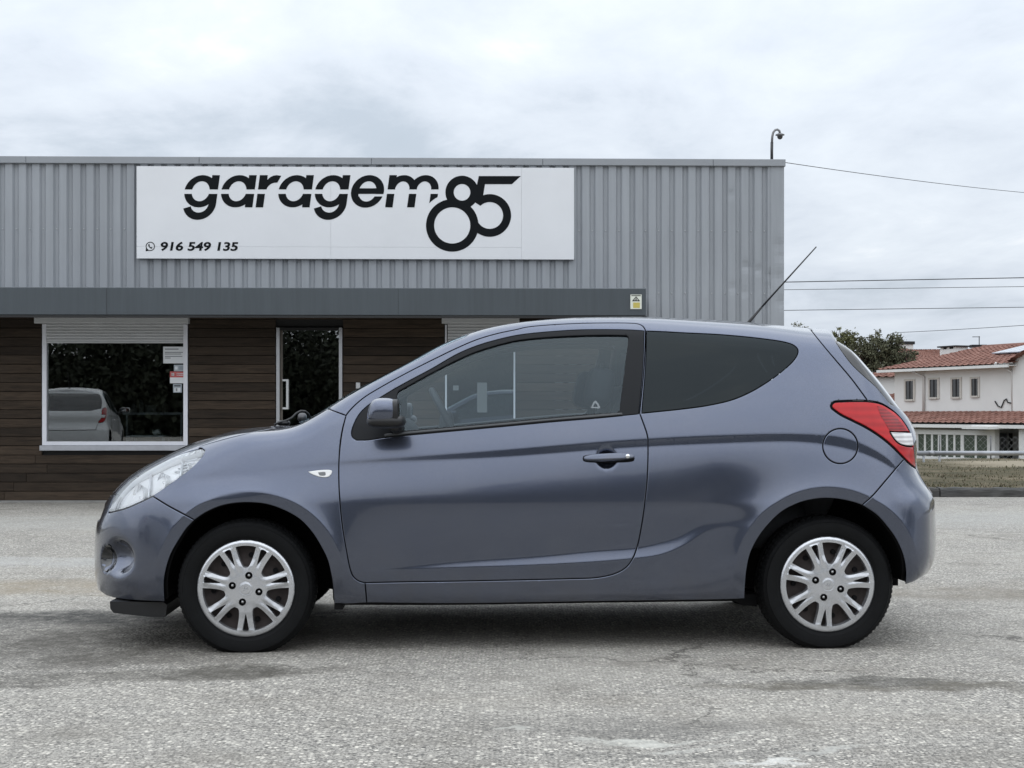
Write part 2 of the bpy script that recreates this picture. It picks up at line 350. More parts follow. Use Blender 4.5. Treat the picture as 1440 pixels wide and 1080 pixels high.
    S = [((75, 905), (1.5, 0.75), 0.12, 0.55, (0.062, 0.056, 0.046), 0.85), ((150, 868), (0.95, 0.35), 0.0, 0.6, (0.022, 0.022, 0.021), 0.92), ((120, 955), (1.1, 0.20), 0.15, 0.3, (0.055, 0.050, 0.040), 0.80),
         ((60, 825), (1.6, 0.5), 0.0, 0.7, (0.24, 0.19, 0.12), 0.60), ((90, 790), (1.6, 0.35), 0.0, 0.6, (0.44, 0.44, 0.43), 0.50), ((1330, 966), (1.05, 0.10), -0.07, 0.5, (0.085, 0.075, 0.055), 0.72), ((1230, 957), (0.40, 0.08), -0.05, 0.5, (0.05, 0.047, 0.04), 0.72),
         ((1360, 832), (1.4, 0.5), 0.0, 0.7, (0.17, 0.145, 0.11), 0.60), ((930, 1032), (0.20, 0.05), 0.1, 0.6, (0.55, 0.54, 0.49), 0.85), ((1088, 1072), (0.11, 0.03), 0.0, 0.5, (0.66, 0.65, 0.61), 0.95), ((712, 1024), (0.09, 0.03), 0.1, 0.5, (0.52, 0.51, 0.46), 0.85), ((1150, 1060), (0.16, 0.03), 0.25, 0.6, (0.5, 0.49, 0.45), 0.8), ((1000, 1048), (0.14, 0.04), 0.1, 0.6, (0.5, 0.49, 0.45), 0.75),
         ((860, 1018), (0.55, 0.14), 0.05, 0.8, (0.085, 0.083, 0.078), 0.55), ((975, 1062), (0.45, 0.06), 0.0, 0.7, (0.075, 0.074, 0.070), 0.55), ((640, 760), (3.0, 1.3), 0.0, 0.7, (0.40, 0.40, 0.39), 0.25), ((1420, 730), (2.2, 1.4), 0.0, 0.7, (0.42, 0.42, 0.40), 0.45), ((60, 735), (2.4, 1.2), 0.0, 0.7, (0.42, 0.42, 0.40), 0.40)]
    for (p, r, rot, soft, col, amt) in S:
        x, y = gp(*p); c = stain(x, y, r[0], r[1], rot, soft, col, amt, c)
    L(c, b.inputs['Base Color']); b.inputs['Roughness'].default_value = 0.82; b.inputs['Specular IOR Level'].default_value = 0.35
    hgt = N('ShaderNodeMath'); hgt.operation = 'MULTIPLY_ADD'; L(v1.outputs['Distance'], hgt.inputs[0]); hgt.inputs[1].default_value = -1.0; L(sp.outputs[1], hgt.inputs[2])
    bp = N('ShaderNodeBump'); bp.inputs['Strength'].default_value = 0.75; bp.inputs['Distance'].default_value = 0.006; L(hgt.outputs[0], bp.inputs['Height'])
    bp2 = N('ShaderNodeBump'); bp2.inputs['Strength'].default_value = 0.5; bp2.inputs['Distance'].default_value = 0.03; L(mid.outputs['Fac'], bp2.inputs['Height']); L(bp2.outputs[0], bp.inputs['Normal']); L(bp.outputs[0], b.inputs['Normal'])
    return m
M_asphalt = asphalt_mat()
KY = gp(0, 699)[1]                                   # front of the timber edging
yard = mk('yard', [(-70, -60, 0), (70, -60, 0), (70, KY+0.12, 0), (-70, KY+0.12, 0)], [[0, 1, 2, 3]], M_asphalt); tag(yard, kind='structure')
# dry verge that falls away towards the houses
def soil_mat():
    m, nt, b = nodes_of('dry_soil'); N = nt.nodes.new; L = nt.links.new
    tc = N('ShaderNodeTexCoord'); O = tc.outputs['Object']
    def noise(sc, det, rg=0.65):
        n = N('ShaderNodeTexNoise'); n.inputs['Scale'].default_value = sc; n.inputs['Detail'].default_value = det; n.inputs['Roughness'].default_value = rg; L(O, n.inputs['Vector']); return n
    n1 = noise(0.9, 9); n2 = noise(5, 7, 0.7); n3 = noise(0.6, 4)
    r = N('ShaderNodeValToRGB'); L(n1.outputs['Fac'], r.inputs[0]); e = r.color_ramp.elements
    e[0].position = 0.32; e[0].color = (0.042, 0.042, 0.024, 1); e[1].position = 0.70; e[1].color = (0.19, 0.155, 0.105, 1); k = e.new(0.50); k.color = (0.090, 0.078, 0.046, 1)
    x = N('ShaderNodeMix'); x.data_type = 'RGBA'; mr = N('ShaderNodeMapRange'); L(n2.outputs['Fac'], mr.inputs[0]); mr.inputs[1].default_value = 0.45; mr.inputs[2].default_value = 0.75; mr.inputs[4].default_value = 0.6; L(mr.outputs[0], x.inputs[0]); L(r.outputs[0], x.inputs[6]); x.inputs[7].default_value = (0.150, 0.125, 0.085, 1)
    # sandy ground near the rail
    dv = N('ShaderNodeVectorMath'); dv.operation = 'MULTIPLY_ADD'; L(n3.outputs['Color'], dv.inputs[0]); dv.inputs[1].default_value = (3.0, 3.0, 0); L(O, dv.inputs[2])
    mp = N('ShaderNodeMapping'); mp.vector_type = 'TEXTURE'; mp.inputs['Location'].default_value = (9.4+1.5, KY+8.6+1.5, 0); mp.inputs['Scale'].default_value = (1.6, 2.4, 1); L(dv.outputs[0], mp.inputs[0])
    sx = N('ShaderNodeVectorMath'); sx.operation = 'MULTIPLY'; sx.inputs[1].default_value = (1, 1, 0); L(mp.outputs[0], sx.inputs[0]); ln = N('ShaderNodeVectorMath'); ln.operation = 'LENGTH'; L(sx.outputs[0], ln.inputs[0])
    f = N('ShaderNodeMapRange'); L(ln.outputs['Value'], f.inputs[0]); f.inputs[1].default_value = 0.5; f.inputs[2].default_value = 1.2; f.inputs[3].default_value = 0.8; f.inputs[4].default_value = 0.0
    y = N('ShaderNodeMix'); y.data_type = 'RGBA'; L(f.outputs[0], y.inputs[0]); L(x.outputs[2], y.inputs[6]); y.inputs[7].default_value = (0.33, 0.285, 0.215, 1); L(y.outputs[2], b.inputs['Base Color']); b.inputs['Roughness'].default_value = 0.95; b.inputs['Specular IOR Level'].default_value = 0.15
    bp = N('ShaderNodeBump'); bp.inputs['Strength'].default_value = 0.6; bp.inputs['Distance'].default_value = 0.05; L(n2.outputs['Fac'], bp.inputs['Height']); L(bp.outputs[0], b.inputs['Normal']); return m
M_soil = soil_mat()
def hz(x, y):
    base = np.interp(y, [KY, KY+0.3, KY+9, KY+15, KY+30, KY+60, KY+900], [0.05, 0.085, 0.14, 0.02, -0.7, -1.2, -1.6])
    return float(base+0.035*math.sin(x*1.3+y*0.7)*math.sin(y*0.9-x*0.4)*min(1, max(0, (y-KY)/2)))
gx = [-900, -300, -100, -40]+list(np.arange(-20, 46, 1.2))+[60, 120, 300, 900]; gy = [KY+0.10]+list(np.arange(KY+0.6, KY+24, 0.8))+[KY+30, KY+45, KY+60, KY+90, KY+150, KY+300, KY+900]
V = [(x, y, hz(x, y)) for y in gy for x in gx]; nx = len(gx)
verge = mk('verge', V, [[j*nx+i, j*nx+i+1, (j+1)*nx+i+1, (j+1)*nx+i] for j in range(len(gy)-1) for i in range(nx-1)], M_soil, None, True); tag(verge, kind='structure')
far = mk('terrain', [(-900, -900, -0.02), (900, -900, -0.02), (900, -59, -0.02), (-900, -59, -0.02)], [[0, 1, 2, 3]], mat('far_ground', (0.13, 0.13, 0.10), 0.95, var=0.3, vscale=0.1)); tag(far, kind='structure')

# ================================================================ garage building
PSI = math.radians(1.35); YB = 9.90
cB, sB = math.cos(PSI), math.sin(PSI)
def bpx(px, py, d=0.0):
    """facade coordinates (along, up) of a photo pixel on a plane d in front of the facade"""
    # ray: (k,1,m)*t from camera; facade plane: n.(P-O) = d with n = (sB,-cB)
    k = (px-CX)/FPX; m = -(py-CYH)/FPX
    t = (d-(sB*0-cB*(-DC-YB)))/(sB*k-cB*1.0)
    X, Y = k*t, t-DC
    return (cB*X+sB*(Y-YB), CAMH+m*t)
garage = empty('garage_building', (0, YB, 0), PSI, 'low garage building with grey ribbed cladding above dark wooden planks', 'building')
def sheet_mat(name, col, rough, streak=0.10, per=0.05):
    """painted sheet metal: every sheet a little different, rain streaks running down"""
    m, nt, b = nodes_of(name); N = nt.nodes.new; L = nt.links.new
    tc = N('ShaderNodeTexCoord'); oi = N('ShaderNodeObjectInfo'); mp = N('ShaderNodeMapping'); mp.inputs['Scale'].default_value = (7.0, 7.0, 0.35); L(tc.outputs['Object'], mp.inputs[0])
    n = N('ShaderNodeTexNoise'); n.inputs['Scale'].default_value = 2.2; n.inputs['Detail'].default_value = 8; n.inputs['Roughness'].default_value = 0.68; L(mp.outputs[0], n.inputs['Vector'])
    n2 = N('ShaderNodeTexNoise'); n2.inputs['Scale'].default_value = 1.1; n2.inputs['Detail'].default_value = 6; L(tc.outputs['Object'], n2.inputs['Vector'])
    def rng(v, a, b_, c, d):
        r = N('ShaderNodeMapRange'); L(v, r.inputs[0]); r.inputs[1].default_value = a; r.inputs[2].default_value = b_; r.inputs[3].default_value = c; r.inputs[4].default_value = d; return r.outputs[0]
    def mu(a, b_):
        k = N('ShaderNodeMath'); k.operation = 'MULTIPLY'; L(a, k.inputs[0]); L(b_, k.inputs[1]); return k.outputs[0]
    v = mu(mu(rng(n.outputs['Fac'], 0.3, 0.7, 1-streak, 1+streak*0.5), rng(n2.outputs['Fac'], 0.3, 0.7, 0.94, 1.05)), rng(oi.outputs['Random'], 0, 1, 1-per, 1+per))
    hs = N('ShaderNodeHueSaturation'); hs.inputs['Color'].default_value = (*col, 1); L(v, hs.inputs['Value']); L(hs.outputs[0], b.inputs['Base Color'])
    L(rng(n.outputs['Fac'], 0.3, 0.7, rough+0.10, rough-0.04), b.inputs['Roughness'])
    bp = N('ShaderNodeBump'); bp.inputs['Strength'].default_value = 0.15; bp.inputs['Distance'].default_value = 0.01; L(n2.outputs['Fac'], bp.inputs['Height']); L(bp.outputs[0], b.inputs['Normal'])
    return m
M_clad = sheet_mat('grey_cladding', (0.298, 0.316, 0.340), 0.42)
M_cap = mat('grey_flashing', (0.265, 0.280, 0.300), 0.42, 0.0, var=0.06, vscale=2)
M_canopy = sheet_mat('canopy_metal', (0.056, 0.068, 0.078), 0.40, 0.16, 0.03)
M_dark = mat('dark_inside', (0.020, 0.020, 0.021), 0.9)
M_white = mat('white_pvc', (0.68, 0.69, 0.74), 0.35, var=0.04, vscale=6)
M_shut = mat('shutter_grey', (0.52, 0.53, 0.54), 0.45, var=0.04, vscale=6)
M_sill = mat('stone_sill', (0.36, 0.37, 0.40), 0.6, var=0.12, vscale=12)
M_alu = mat('aluminium', (0.42, 0.43, 0.45), 0.35, 0.6)
M_pane = glass('window_pane', (0.70, 0.74, 0.74), 1.0, 0.0, 1.5, 0.095)
M_conc = mat('concrete', (0.24, 0.235, 0.225), 0.9, var=0.2, vscale=5, bump=0.2, bscale=30)
def wood_mat(name, col, var):
    m, nt, b = nodes_of(name); N = nt.nodes.new; L = nt.links.new
    tc = N('ShaderNodeTexCoord'); oi = N('ShaderNodeObjectInfo')
    ofs = N('ShaderNodeVectorMath'); ofs.operation = 'MULTIPLY_ADD'; cm = N('ShaderNodeCombineXYZ')
    for i in range(3): L(oi.outputs['Random'], cm.inputs[i])
    L(cm.outputs[0], ofs.inputs[0]); ofs.inputs[1].default_value = (37, 11, 53); L(tc.outputs['Object'], ofs.inputs[2])
    mp = N('ShaderNodeMapping'); mp.inputs['Scale'].default_value = (1.0, 10, 14); L(ofs.outputs[0], mp.inputs[0])
    n = N('ShaderNodeTexNoise'); n.inputs['Scale'].default_value = 3.2; n.inputs['Detail'].default_value = 8; n.inputs['Roughness'].default_value = 0.68; n.inputs['Distortion'].default_value = 0.6; L(mp.outputs[0], n.inputs['Vector'])
    mp2 = N('ShaderNodeMapping'); mp2.inputs['Scale'].default_value = (1.2, 3, 2.5); L(ofs.outputs[0], mp2.inputs[0])
    n2 = N('ShaderNodeTexNoise'); n2.inputs['Scale'].default_value = 1.6; n2.inputs['Detail'].default_value = 5; L(mp2.outputs[0], n2.inputs['Vector'])
    r = N('ShaderNodeValToRGB'); L(n.outputs['Fac'], r.inputs[0]); e = r.color_ramp.elements
    e[0].position = 0.30; e[0].color = (*[c*0.35 for c in col], 1); e[1].position = 0.72; e[1].color = (*[c*1.7 for c in col], 1)
    k = e.new(0.5); k.color = (*col, 1)
    gm = N('ShaderNodeMix'); gm.data_type = 'RGBA'; mr = N('ShaderNodeMapRange'); L(n2.outputs['Fac'], mr.inputs[0]); mr.inputs[1].default_value = 0.42; mr.inputs[2].default_value = 0.75; mr.inputs[4].default_value = 0.55
    L(mr.outputs[0], gm.inputs[0]); L(r.outputs[0], gm.inputs[6]); gm.inputs[7].default_value = (col[0]*1.35, col[1]*1.45, col[2]*1.55, 1)
    hs = N('ShaderNodeHueSaturation'); L(gm.outputs[2], hs.inputs['Color']); mv = N('ShaderNodeMapRange'); L(oi.outputs['Random'], mv.inputs[0]); mv.inputs[3].default_value = 1-var; mv.inputs[4].default_value = 1+var; L(mv.outputs[0], hs.inputs['Value'])
    L(hs.outputs[0], b.inputs['Base Color']); b.inputs['Roughness'].default_value = 0.75; b.inputs['Specular IOR Level'].default_value = 0.25
    bp = N('ShaderNodeBump'); bp.inputs['Strength'].default_value = 0.5; bp.inputs['Distance'].default_value = 0.006; L(n.outputs['Fac'], bp.inputs['Height']); L(bp.outputs[0], b.inputs['Normal'])
    return m
M_wood = wood_mat('stained_planks', (0.036, 0.0250, 0.0170), 0.40)
AL, AR = bpx(-700, 500)[0], bpx(1102.5, 400)[0]
ZT = bpx(600, 231)[1]; ZCAP = bpx(600, 222.5)[1]; ZCAN = bpx(600, 400)[1]
# --- ribbed cladding in sheets
def cladding():
    pitch = bpx(918.66, 300)[0]-bpx(900, 300)[0]
    x_start = bpx(871.5, 300)[0]-0.05*pitch        # a groove centre is at px 871
    dents = [(bpx(1049, 374), 0.055, 0.016), (bpx(1066, 379), 0.05, 0.014), (bpx(1083, 386), 0.05, 0.014), (bpx(1027, 273), 0.045, 0.010), (bpx(1046, 411), 0.05, 0.008), (bpx(1030, 404), 0.05, 0.010), (bpx(1087, 400), 0.06, 0.010), (bpx(1077, 430), 0.06, 0.008)]
    fl, sl, gr, dep = 0.52, 0.13, 0.22, 0.030        # shares of the pitch
    k0 = math.floor((AL-x_start)/pitch); k1 = math.ceil((AR-x_start)/pitch)
    xe = bpx(1089, 400)[0]; i = k0; sheets = []
    while x_start+i*pitch < xe:
        j = min(i+6, k1)
        prof = []
        for k in range(i, j):
            g = x_start+k*pitch                       # groove centre
            prof += [(g-gr*pitch/2, dep), (g+gr*pitch/2, dep), (g+gr*pitch/2+sl*pitch, 0), (g+pitch-gr*pitch/2-sl*pitch, 0)]
        g = x_start+j*pitch; prof += [(g-gr*pitch/2, dep)]
        xs = []
        for a, b_ in zip(prof[:-1], prof[1:]):
            n = 3 if abs(a[1]-b_[1]) < 1e-6 else 1
            xs += [(a[0]+(b_[0]-a[0])*t/n, a[1]+(b_[1]-a[1])*t/n) for t in range(n)]
        xs.append(prof[-1]); xs = [p for p in xs if p[0] <= xe]
        if len(xs) < 3: break
        near_d = xs[-1][0] > bpx(1005, 300)[0]
        z0 = 0.25 if xs[-1][0] > bpx(880, 300)[0] else ZCAN-0.25
        zs = np.linspace(z0, ZT+0.02, 90 if near_d else 2)
        V = []
        for z in zs:
            for x, y in xs:
                dy = sum(a*math.exp(-((x-c[0])**2+(z-c[1])**2)/(r*r)) for c, r, a in dents) if near_d else 0
                V.append((x, y+dy, z))
        m = len(xs); Fc = [[q*m+p, q*m+p+1, (q+1)*m+p+1, (q+1)*m+p] for q in range(len(zs)-1) for p in range(m-1)]
        s = mk('cladding_sheet', V, Fc, M_clad, garage)
        sc = MB()
        for k in range(i, j):
            g = x_start+k*pitch
            for py in (324, 412):
                z = bpx(900, py)[1]
                if g < xe and g > AL: sc.sqell((g, dep-0.003, z), (0.009, 0.006, 0.009), 1, 1, 8, 4)
        o = sc.build('screws', M_alu, s); tag(o, kind='stuff')
        i = j
    # backing behind the sheets, corner flashing, cap
    MB().box((AL, 0.045, ZCAN-0.3), (AR-0.02, 0.25, ZT)).build('wall', M_dark, garage)
    V = []; zs = np.linspace(0.0, ZT+0.01, 90); xs = np.linspace(xe-0.045, AR, 8)
    fl_d = [(bpx(1096, 345), 0.07, 0.012), (bpx(1098, 360), 0.06, 0.010), (bpx(1095, 390), 0.08, 0.012), (bpx(1099, 425), 0.07, 0.012)]
    for z in zs:
        for x in xs:
            dy = sum(a*math.exp(-((x-c[0][0])**2+(z-c[0][1])**2)/(c[1]**2))*1.0 for c in fl_d for a in (c[2],))
            V.append((x, -0.006+dy, z))
        V.append((AR, 0.20, z))
    m = len(xs)+1; mk('corner_flashing', V, [[q*m+p, q*m+p+1, (q+1)*m+p+1, (q+1)*m+p] for q in range(len(zs)-1) for p in range(m-1)], M_clad, garage, False)
    x = AL
    while x < AR:
        x2 = min(x+2.0, AR+0.015)
        MB().box((x, -0.035, ZT-0.01), (x2-0.003, 0.30, ZCAP), 0.004).build('parapet_cap', M_cap, garage); x = x2
    MB().box((AL, 0.30, ZT-0.25), (AR-0.02, 12.0, ZT-0.15)).build('roof', M_conc, garage)
    MB().box((AR-0.04, 0.28, 0.0), (AR-0.01, 12.0, ZT)).build('side_wall', M_clad, garage)
cladding()
# --- canopy
def canopy():
    d = 0.85; x1, zt = bpx(908.5, 405.5, d); _, zb = bpx(600, 443.5, d); x0 = AL-0.3
    cn = MB().box((x0, -d, zb), (x1, -d+0.05, zt), 0.006).build('canopy', M_canopy, garage)
    MB().box((x0, -d+0.05, zt-0.06), (x1-0.002, -0.004, zt-0.02)).build('canopy_top', M_canopy, cn)
    MB().box((x1-0.05, -d+0.05, zb), (x1-0.001, -0.004, zt-0.065)).build('canopy_end', M_canopy, cn)
    MB().box((x0, -d+0.004, zb-0.028), (x1+0.01, -d+0.05, zb-0.004)).build('drip_rail', mat('drip_black', (0.008, 0.008, 0.009), 0.5), cn)
    for px in (150, 560):
        xs = bpx(px, 420, d)[0]; MB().box((xs-0.001, -d-0.0015, zb+0.01), (xs+0.002, -d+0.001, zt-0.01)).build('canopy_seam', M_dark, cn)
canopy()
# --- planks and openings
OPEN = {}
def opening(name, x0, x1, y0, y1):
    a0, zt = bpx(x0, y0); a1, zb = bpx(x1, y1); OPEN[name] = (a0, a1, max(zb, 0.0), zt)
opening('window', 60, 265, 440, 633); opening('side_window', 625.5, 725, 440, 633); opening('door', 388.5, 482, 459, 720)
AW = bpx(904, 500)[0]
def planks():
    pitch = (bpx(300, 600)[1]-bpx(300, 612.7)[1]); z = bpx(100, 703)[1]; zmax = bpx(300, 436)[1]; rows = []
    while z < zmax: rows.append(z); z += pitch
    cuts = sorted(OPEN.values())
    for r, z in enumerate(rows):
        z1 = z+pitch-0.005
        spans = []; x = AL
        for a0, a1, zb, zt in cuts:
            if z1 > zb and z < zt: spans.append((x, a0-0.004)); x = a1+0.004
        spans.append((x, AW))
        for (a, b_) in spans:
            L = b_-a; n = max(1, int(round(L/2.6))); off = random.uniform(-0.5, 0.5) if n > 1 else 0
            ed = [a]+[a+L*(k/n)+off for k in range(1, n)]+[b_]
            for p, q in zip(ed[:-1], ed[1:]):
                if q-p < 0.02: continue
                dy = random.uniform(-0.003, 0.003); dz = random.uniform(-0.0015, 0.0015)
                MB().box((p+0.0015, -0.022+dy, z+dz), (q-0.0015, 0.012, z1+dz), 0.003).build('plank', M_wood, garage)
    # wall behind the planks with the openings left free
    x = AL; b = MB(); zm = bpx(600, 428)[1]
    for a0, a1, zb, zt in cuts:
        b.box((x, 0.014, 0.0), (a0, 0.20, zm)); b.box((a0, 0.014, zt), (a1, 0.20, zm)); 
        if zb > 0.02: b.box((a0, 0.014, 0.0), (a1, 0.20, zb))
        x = a1
    b.box((x, 0.014, 0.0), (AW-0.02, 0.20, zm)); b.box((AW-0.02, 0.045, 0.0), (AR-0.05, 0.20, zm))
    b.build('masonry', M_dark, garage)
    MB().box((AL, -0.030, 0.0), (AW, 0.013, rows[0]-0.004)).build('plinth', M_conc, garage)
planks()
def window(nm, bx0, bx1, fx0, fx1, fw=0.048):
    a0, _ = bpx(fx0, 500); a1, _ = bpx(fx1, 500); zt = bpx(200, 480.5)[1]; zb = bpx(200, 626)[1]
    f = MB(); f.box((a0, -0.035, zb), (a0+fw, 0.06, zt+0.2)); f.box((a1-fw, -0.035, zb), (a1, 0.06, zt+0.2)); f.box((a0+fw, -0.033, zb), (a1-fw, 0.058, zb+fw*0.9))
    w = f.build('window', M_white, garage)
    MB().box((a0+fw, 0.006, zb+fw*0.9), (a1-fw, 0.012, zt+0.1)).build('pane', M_pane, w)
    MB().box((a0-0.02, -0.075, bpx(200, 633.5)[1]), (a1+0.02, 0.02, zb-0.003), 0.004).build('sill', M_sill, w)
    b0, z1 = bpx(bx0, 444); b1, z0 = bpx(bx1, 455.6)
    MB().box((b0, -0.12, z0), (b1, 0.02, z1), 0.006).build('shutter_box', M_shut, w)
    n = 6; h = (z0-zt)/n
    for k in range(n):
        z = zt+k*h; s = MB(); V = []; prof = [(-0.012, 0), (-0.020, h*0.25), (-0.021, h*0.6), (-0.014, h*0.90), (-0.006, h*0.97)]
        for x in (a0+0.03, a1-0.03): V += [(x, -0.012+y, z+zz) for y, zz in prof]
        m = len(prof); s.add(V, [[i, i+m, i+m+1, i+1] for i in range(m-1)][::1]); s.build('slat', M_shut, w)
    MB().box((a0+0.03, -0.034, zt-0.018), (a1-0.03, -0.010, zt), 0.003).build('shutter_bar', M_shut, w)
    return a0+fw, a1-fw, zb, zt
win1 = window('window', 52, 267.5, 60.5, 264.5)
win2 = window('window', 621.5, 730, 626, 724.5, 0.020)
def door():
    a0, _ = bpx(389, 500); a1, _ = bpx(481.5, 500); zt = bpx(430, 461)[1]
    f = MB(); f.box((a0, -0.03, 0.0), (a0+0.038, 0.05, zt)); f.box((a1-0.038, -0.03, 0.0), (a1, 0.05, zt)); 
    d = f.build('door', M_alu, garage)
    MB().box((a0+0.038, -0.028, zt-0.03), (a1-0.038, 0.05, zt)).build('door_head', M_dark, d)
    MB().box((a0+0.042, 0.0, 0.02), (a0+0.070, 0.04, zt-0.032)).build('door_stile', mat('stile_brown', (0.10, 0.085, 0.07), 0.5), d)
    MB().box((a0+0.070, 0.010, 0.02), (a1-0.040, 0.018, zt-0.032)).build('pane', M_pane, d)
    h0, hz1 = bpx(398, 533.5); h1, hz0 = bpx(406.3, 575.5)
    hb = MB(); hb.box((h0, -0.045, hz0), (h1, -0.025, hz0+0.022)); hb.box((h0, -0.045, hz1-0.022), (h1, -0.025, hz1)); hb.box((h1-0.026, -0.047, hz0+0.022), (h1, -0.025, hz1-0.022)); hb.box((h0, -0.025, hz0), (h0+0.012, 0.008, hz0+0.02)); hb.box((h0, -0.025, hz1-0.02), (h0+0.012, 0.008, hz1))
    hb.build('door_handle', M_shut, d)
door()
sw0, sz1 = bpx(501, 538); sw1, sz0 = bpx(506.8, 546.5)
MB().box((sw0, -0.05, sz0), (sw1, -0.026, sz1), 0.004).build('switch_box', M_shut, garage)
# --- the room behind the panes
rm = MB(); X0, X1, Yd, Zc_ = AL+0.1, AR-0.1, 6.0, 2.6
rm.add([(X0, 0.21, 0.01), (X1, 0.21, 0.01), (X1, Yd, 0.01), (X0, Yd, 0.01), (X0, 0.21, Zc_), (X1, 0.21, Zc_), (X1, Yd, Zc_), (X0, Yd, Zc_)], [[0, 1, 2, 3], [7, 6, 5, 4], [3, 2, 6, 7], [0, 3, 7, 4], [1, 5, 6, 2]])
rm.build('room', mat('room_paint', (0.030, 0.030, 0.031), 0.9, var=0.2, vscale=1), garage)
def facade_thing(name, label, cat, group=None):
    o = empty(name, (0, YB, 0), PSI, label, cat, group); return o
# furniture seen through the left pane
M_bench = mat('bench_steel', (0.22, 0.23, 0.25), 0.4, 0.5)
tb = facade_thing('workbench', 'narrow metal workbench behind the lower right of the left window pane', 'bench')
a0, z1 = bpx(181, 612, -0.9); a1, _ = bpx(236, 612, -0.9)
MB().box((a0, 0.75, z1-0.02), (a1, 1.15, z1)).build('bench_top', mat('bench_top', (0.55, 0.57, 0.60), 0.5), tb)
for x in (a0+0.03, a1-0.03):
    for y in (0.78, 1.12): MB().box((x-0.015, y-0.015, 0.02), (x+0.015, y+0.015, z1-0.02)).build('leg', M_bench, tb)
sh = facade_thing('wall_shelf', 'dim wall shelf crossing the left window behind the glass', 'shelf')
a0, z1 = bpx(175, 580, -1.6); a1, _ = bpx(262, 580, -1.6)
MB().box((a0, 1.5, z1-0.03), (a1, 1.8, z1)).build('shelf_board', M_bench, sh)
for x in (a0+0.05, a1-0.05): MB().box((x-0.012, 1.52, 0.02), (x+0.012, 1.78, z1-0.03)).build('shelf_post', M_bench, sh)
clut = [((184, 192, 568, 579.5), (0.10, 0.10, 0.11), 'round dark canister standing leftmost on the dim shelf'), ((196, 202, 563, 579.5), (0.22, 0.23, 0.22), 'pale bottle on the dim shelf beside the canister'), ((207, 222, 570, 579.5), (0.07, 0.075, 0.07), 'low dark carton on the dim shelf'), ((228, 236, 566, 579.5), (0.14, 0.12, 0.10), 'brown tin standing rightmost on the dim shelf')]
for (q, col, lb) in clut:
    x0, zt = bpx(q[0], q[2], -1.65); x1, zb = bpx(q[1], q[3], -1.65); b = MB()
    if 'carton' in lb: b.box((x0, 1.55, z1+0.001), (x1, 1.72, zt))
    else:
        r = (x1-x0)/2; xm = (x0+x1)/2; b.lathe([(0.0, z1+0.001), (r, z1+0.001), (r, z1+(zt-z1)*0.72), (r*0.55, z1+(zt-z1)*0.86), (r*0.5, zt), (0, zt)], 16, 'z', (xm, 1.65, 0))
    o = b.build('bottle' if 'bottle' in lb else 'carton' if 'carton' in lb else 'tin' if 'tin ' in lb else 'canister', mat('stored_goods', col, 0.5), None, False); o.location = (0, YB, 0); o.rotation_euler = (0, 0, PSI); tag(o, lb, 'container')
x0, zt = bpx(214, 602, -0.95); x1, zb = bpx(227, 611.5, -0.95); zb = bpx(200, 612, -0.9)[1]
o = MB().sqell(((x0+x1)/2, 0.95, zb+0.035), ((x1-x0)/2, 0.06, 0.034), 0.8, 0.9, 16, 8, lambda p: [p[0], p[1], p[2]+0.25*math.sin(5*p[0])]).build('cloth', mat('white_cloth', (0.75, 0.75, 0.74), 0.8), None, True); o.location = (0, YB, 0); o.rotation_euler = (0, 0, PSI); tag(o, 'crumpled white cloth lying on the workbench behind the window', 'cloth')
# notices stuck on the left pane
M_paper = mat('notice_paper', (0.66, 0.68, 0.70), 0.6); M_ink = mat('notice_ink', (0.09, 0.10, 0.11), 0.7); M_redp = mat('notice_red', (0.48, 0.10, 0.10), 0.6); M_bluep = mat('notice_grey_blue', (0.34, 0.38, 0.42), 0.6)
def notice(name, label, x0, y0, x1, y1, m, rows):
    e = facade_thing(name, label, 'notice', 'notices on the left window pane')
    a0, z1 = bpx(x0, y0); a1, z0 = bpx(x1, y1)
    MB().box((a0, -0.001, z0), (a1, 0.004, z1)).build('sheet', m, e)
    for i, (u0, u1, v0, v1, mm) in enumerate(rows):
        MB().box((a0+(a1-a0)*u0, -0.0022, z1-(z1-z0)*v1), (a0+(a1-a0)*u1, -0.0012, z1-(z1-z0)*v0)).build('print', mm, e)
notice('notice', 'large white printed notice at the top right of the left window', 229.5, 487.5, 259.5, 511, M_paper, [(0.08, 0.72, 0.12, 0.17, M_ink), (0.08, 0.92, 0.32, 0.36, M_ink), (0.08, 0.85, 0.42, 0.46, M_ink), (0.08, 0.9, 0.56, 0.60, M_ink), (0.08, 0.35, 0.66, 0.70, M_ink)])
notice('notice', 'small white label just under the large notice on the left window', 244.5, 513, 259.5, 522, M_bluep, [(0.1, 0.35, 0.25, 0.75, M_paper), (0.5, 0.9, 0.3, 0.4, M_ink), (0.5, 0.9, 0.6, 0.7, M_ink)])
notice('notice', 'red and white notice on the right edge of the left window', 239, 522.5, 259.5, 539, M_paper, [(0.0, 1.0, 0.0, 0.5, M_redp), (0.1, 0.3, 0.12, 0.38, M_paper), (0.45, 0.9, 0.14, 0.2, M_paper), (0.45, 0.9, 0.28, 0.34, M_paper)])
notice('notice', 'grey square sticker lowest in the row of notices on the left window', 243.5, 540, 255.5, 552, M_bluep, [(0.12, 0.88, 0.1, 0.3, M_ink), (0.15, 0.85, 0.45, 0.9, M_paper), (0.3, 0.5, 0.5, 0.85, M_ink)])
# papers on the side window behind the car
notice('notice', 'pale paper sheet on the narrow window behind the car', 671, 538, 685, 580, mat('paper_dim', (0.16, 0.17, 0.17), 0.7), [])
notice('notice', 'small square paper near the top of the narrow window behind the car', 637, 542, 645, 549, mat('paper_dim2', (0.18, 0.19, 0.19), 0.7), [])

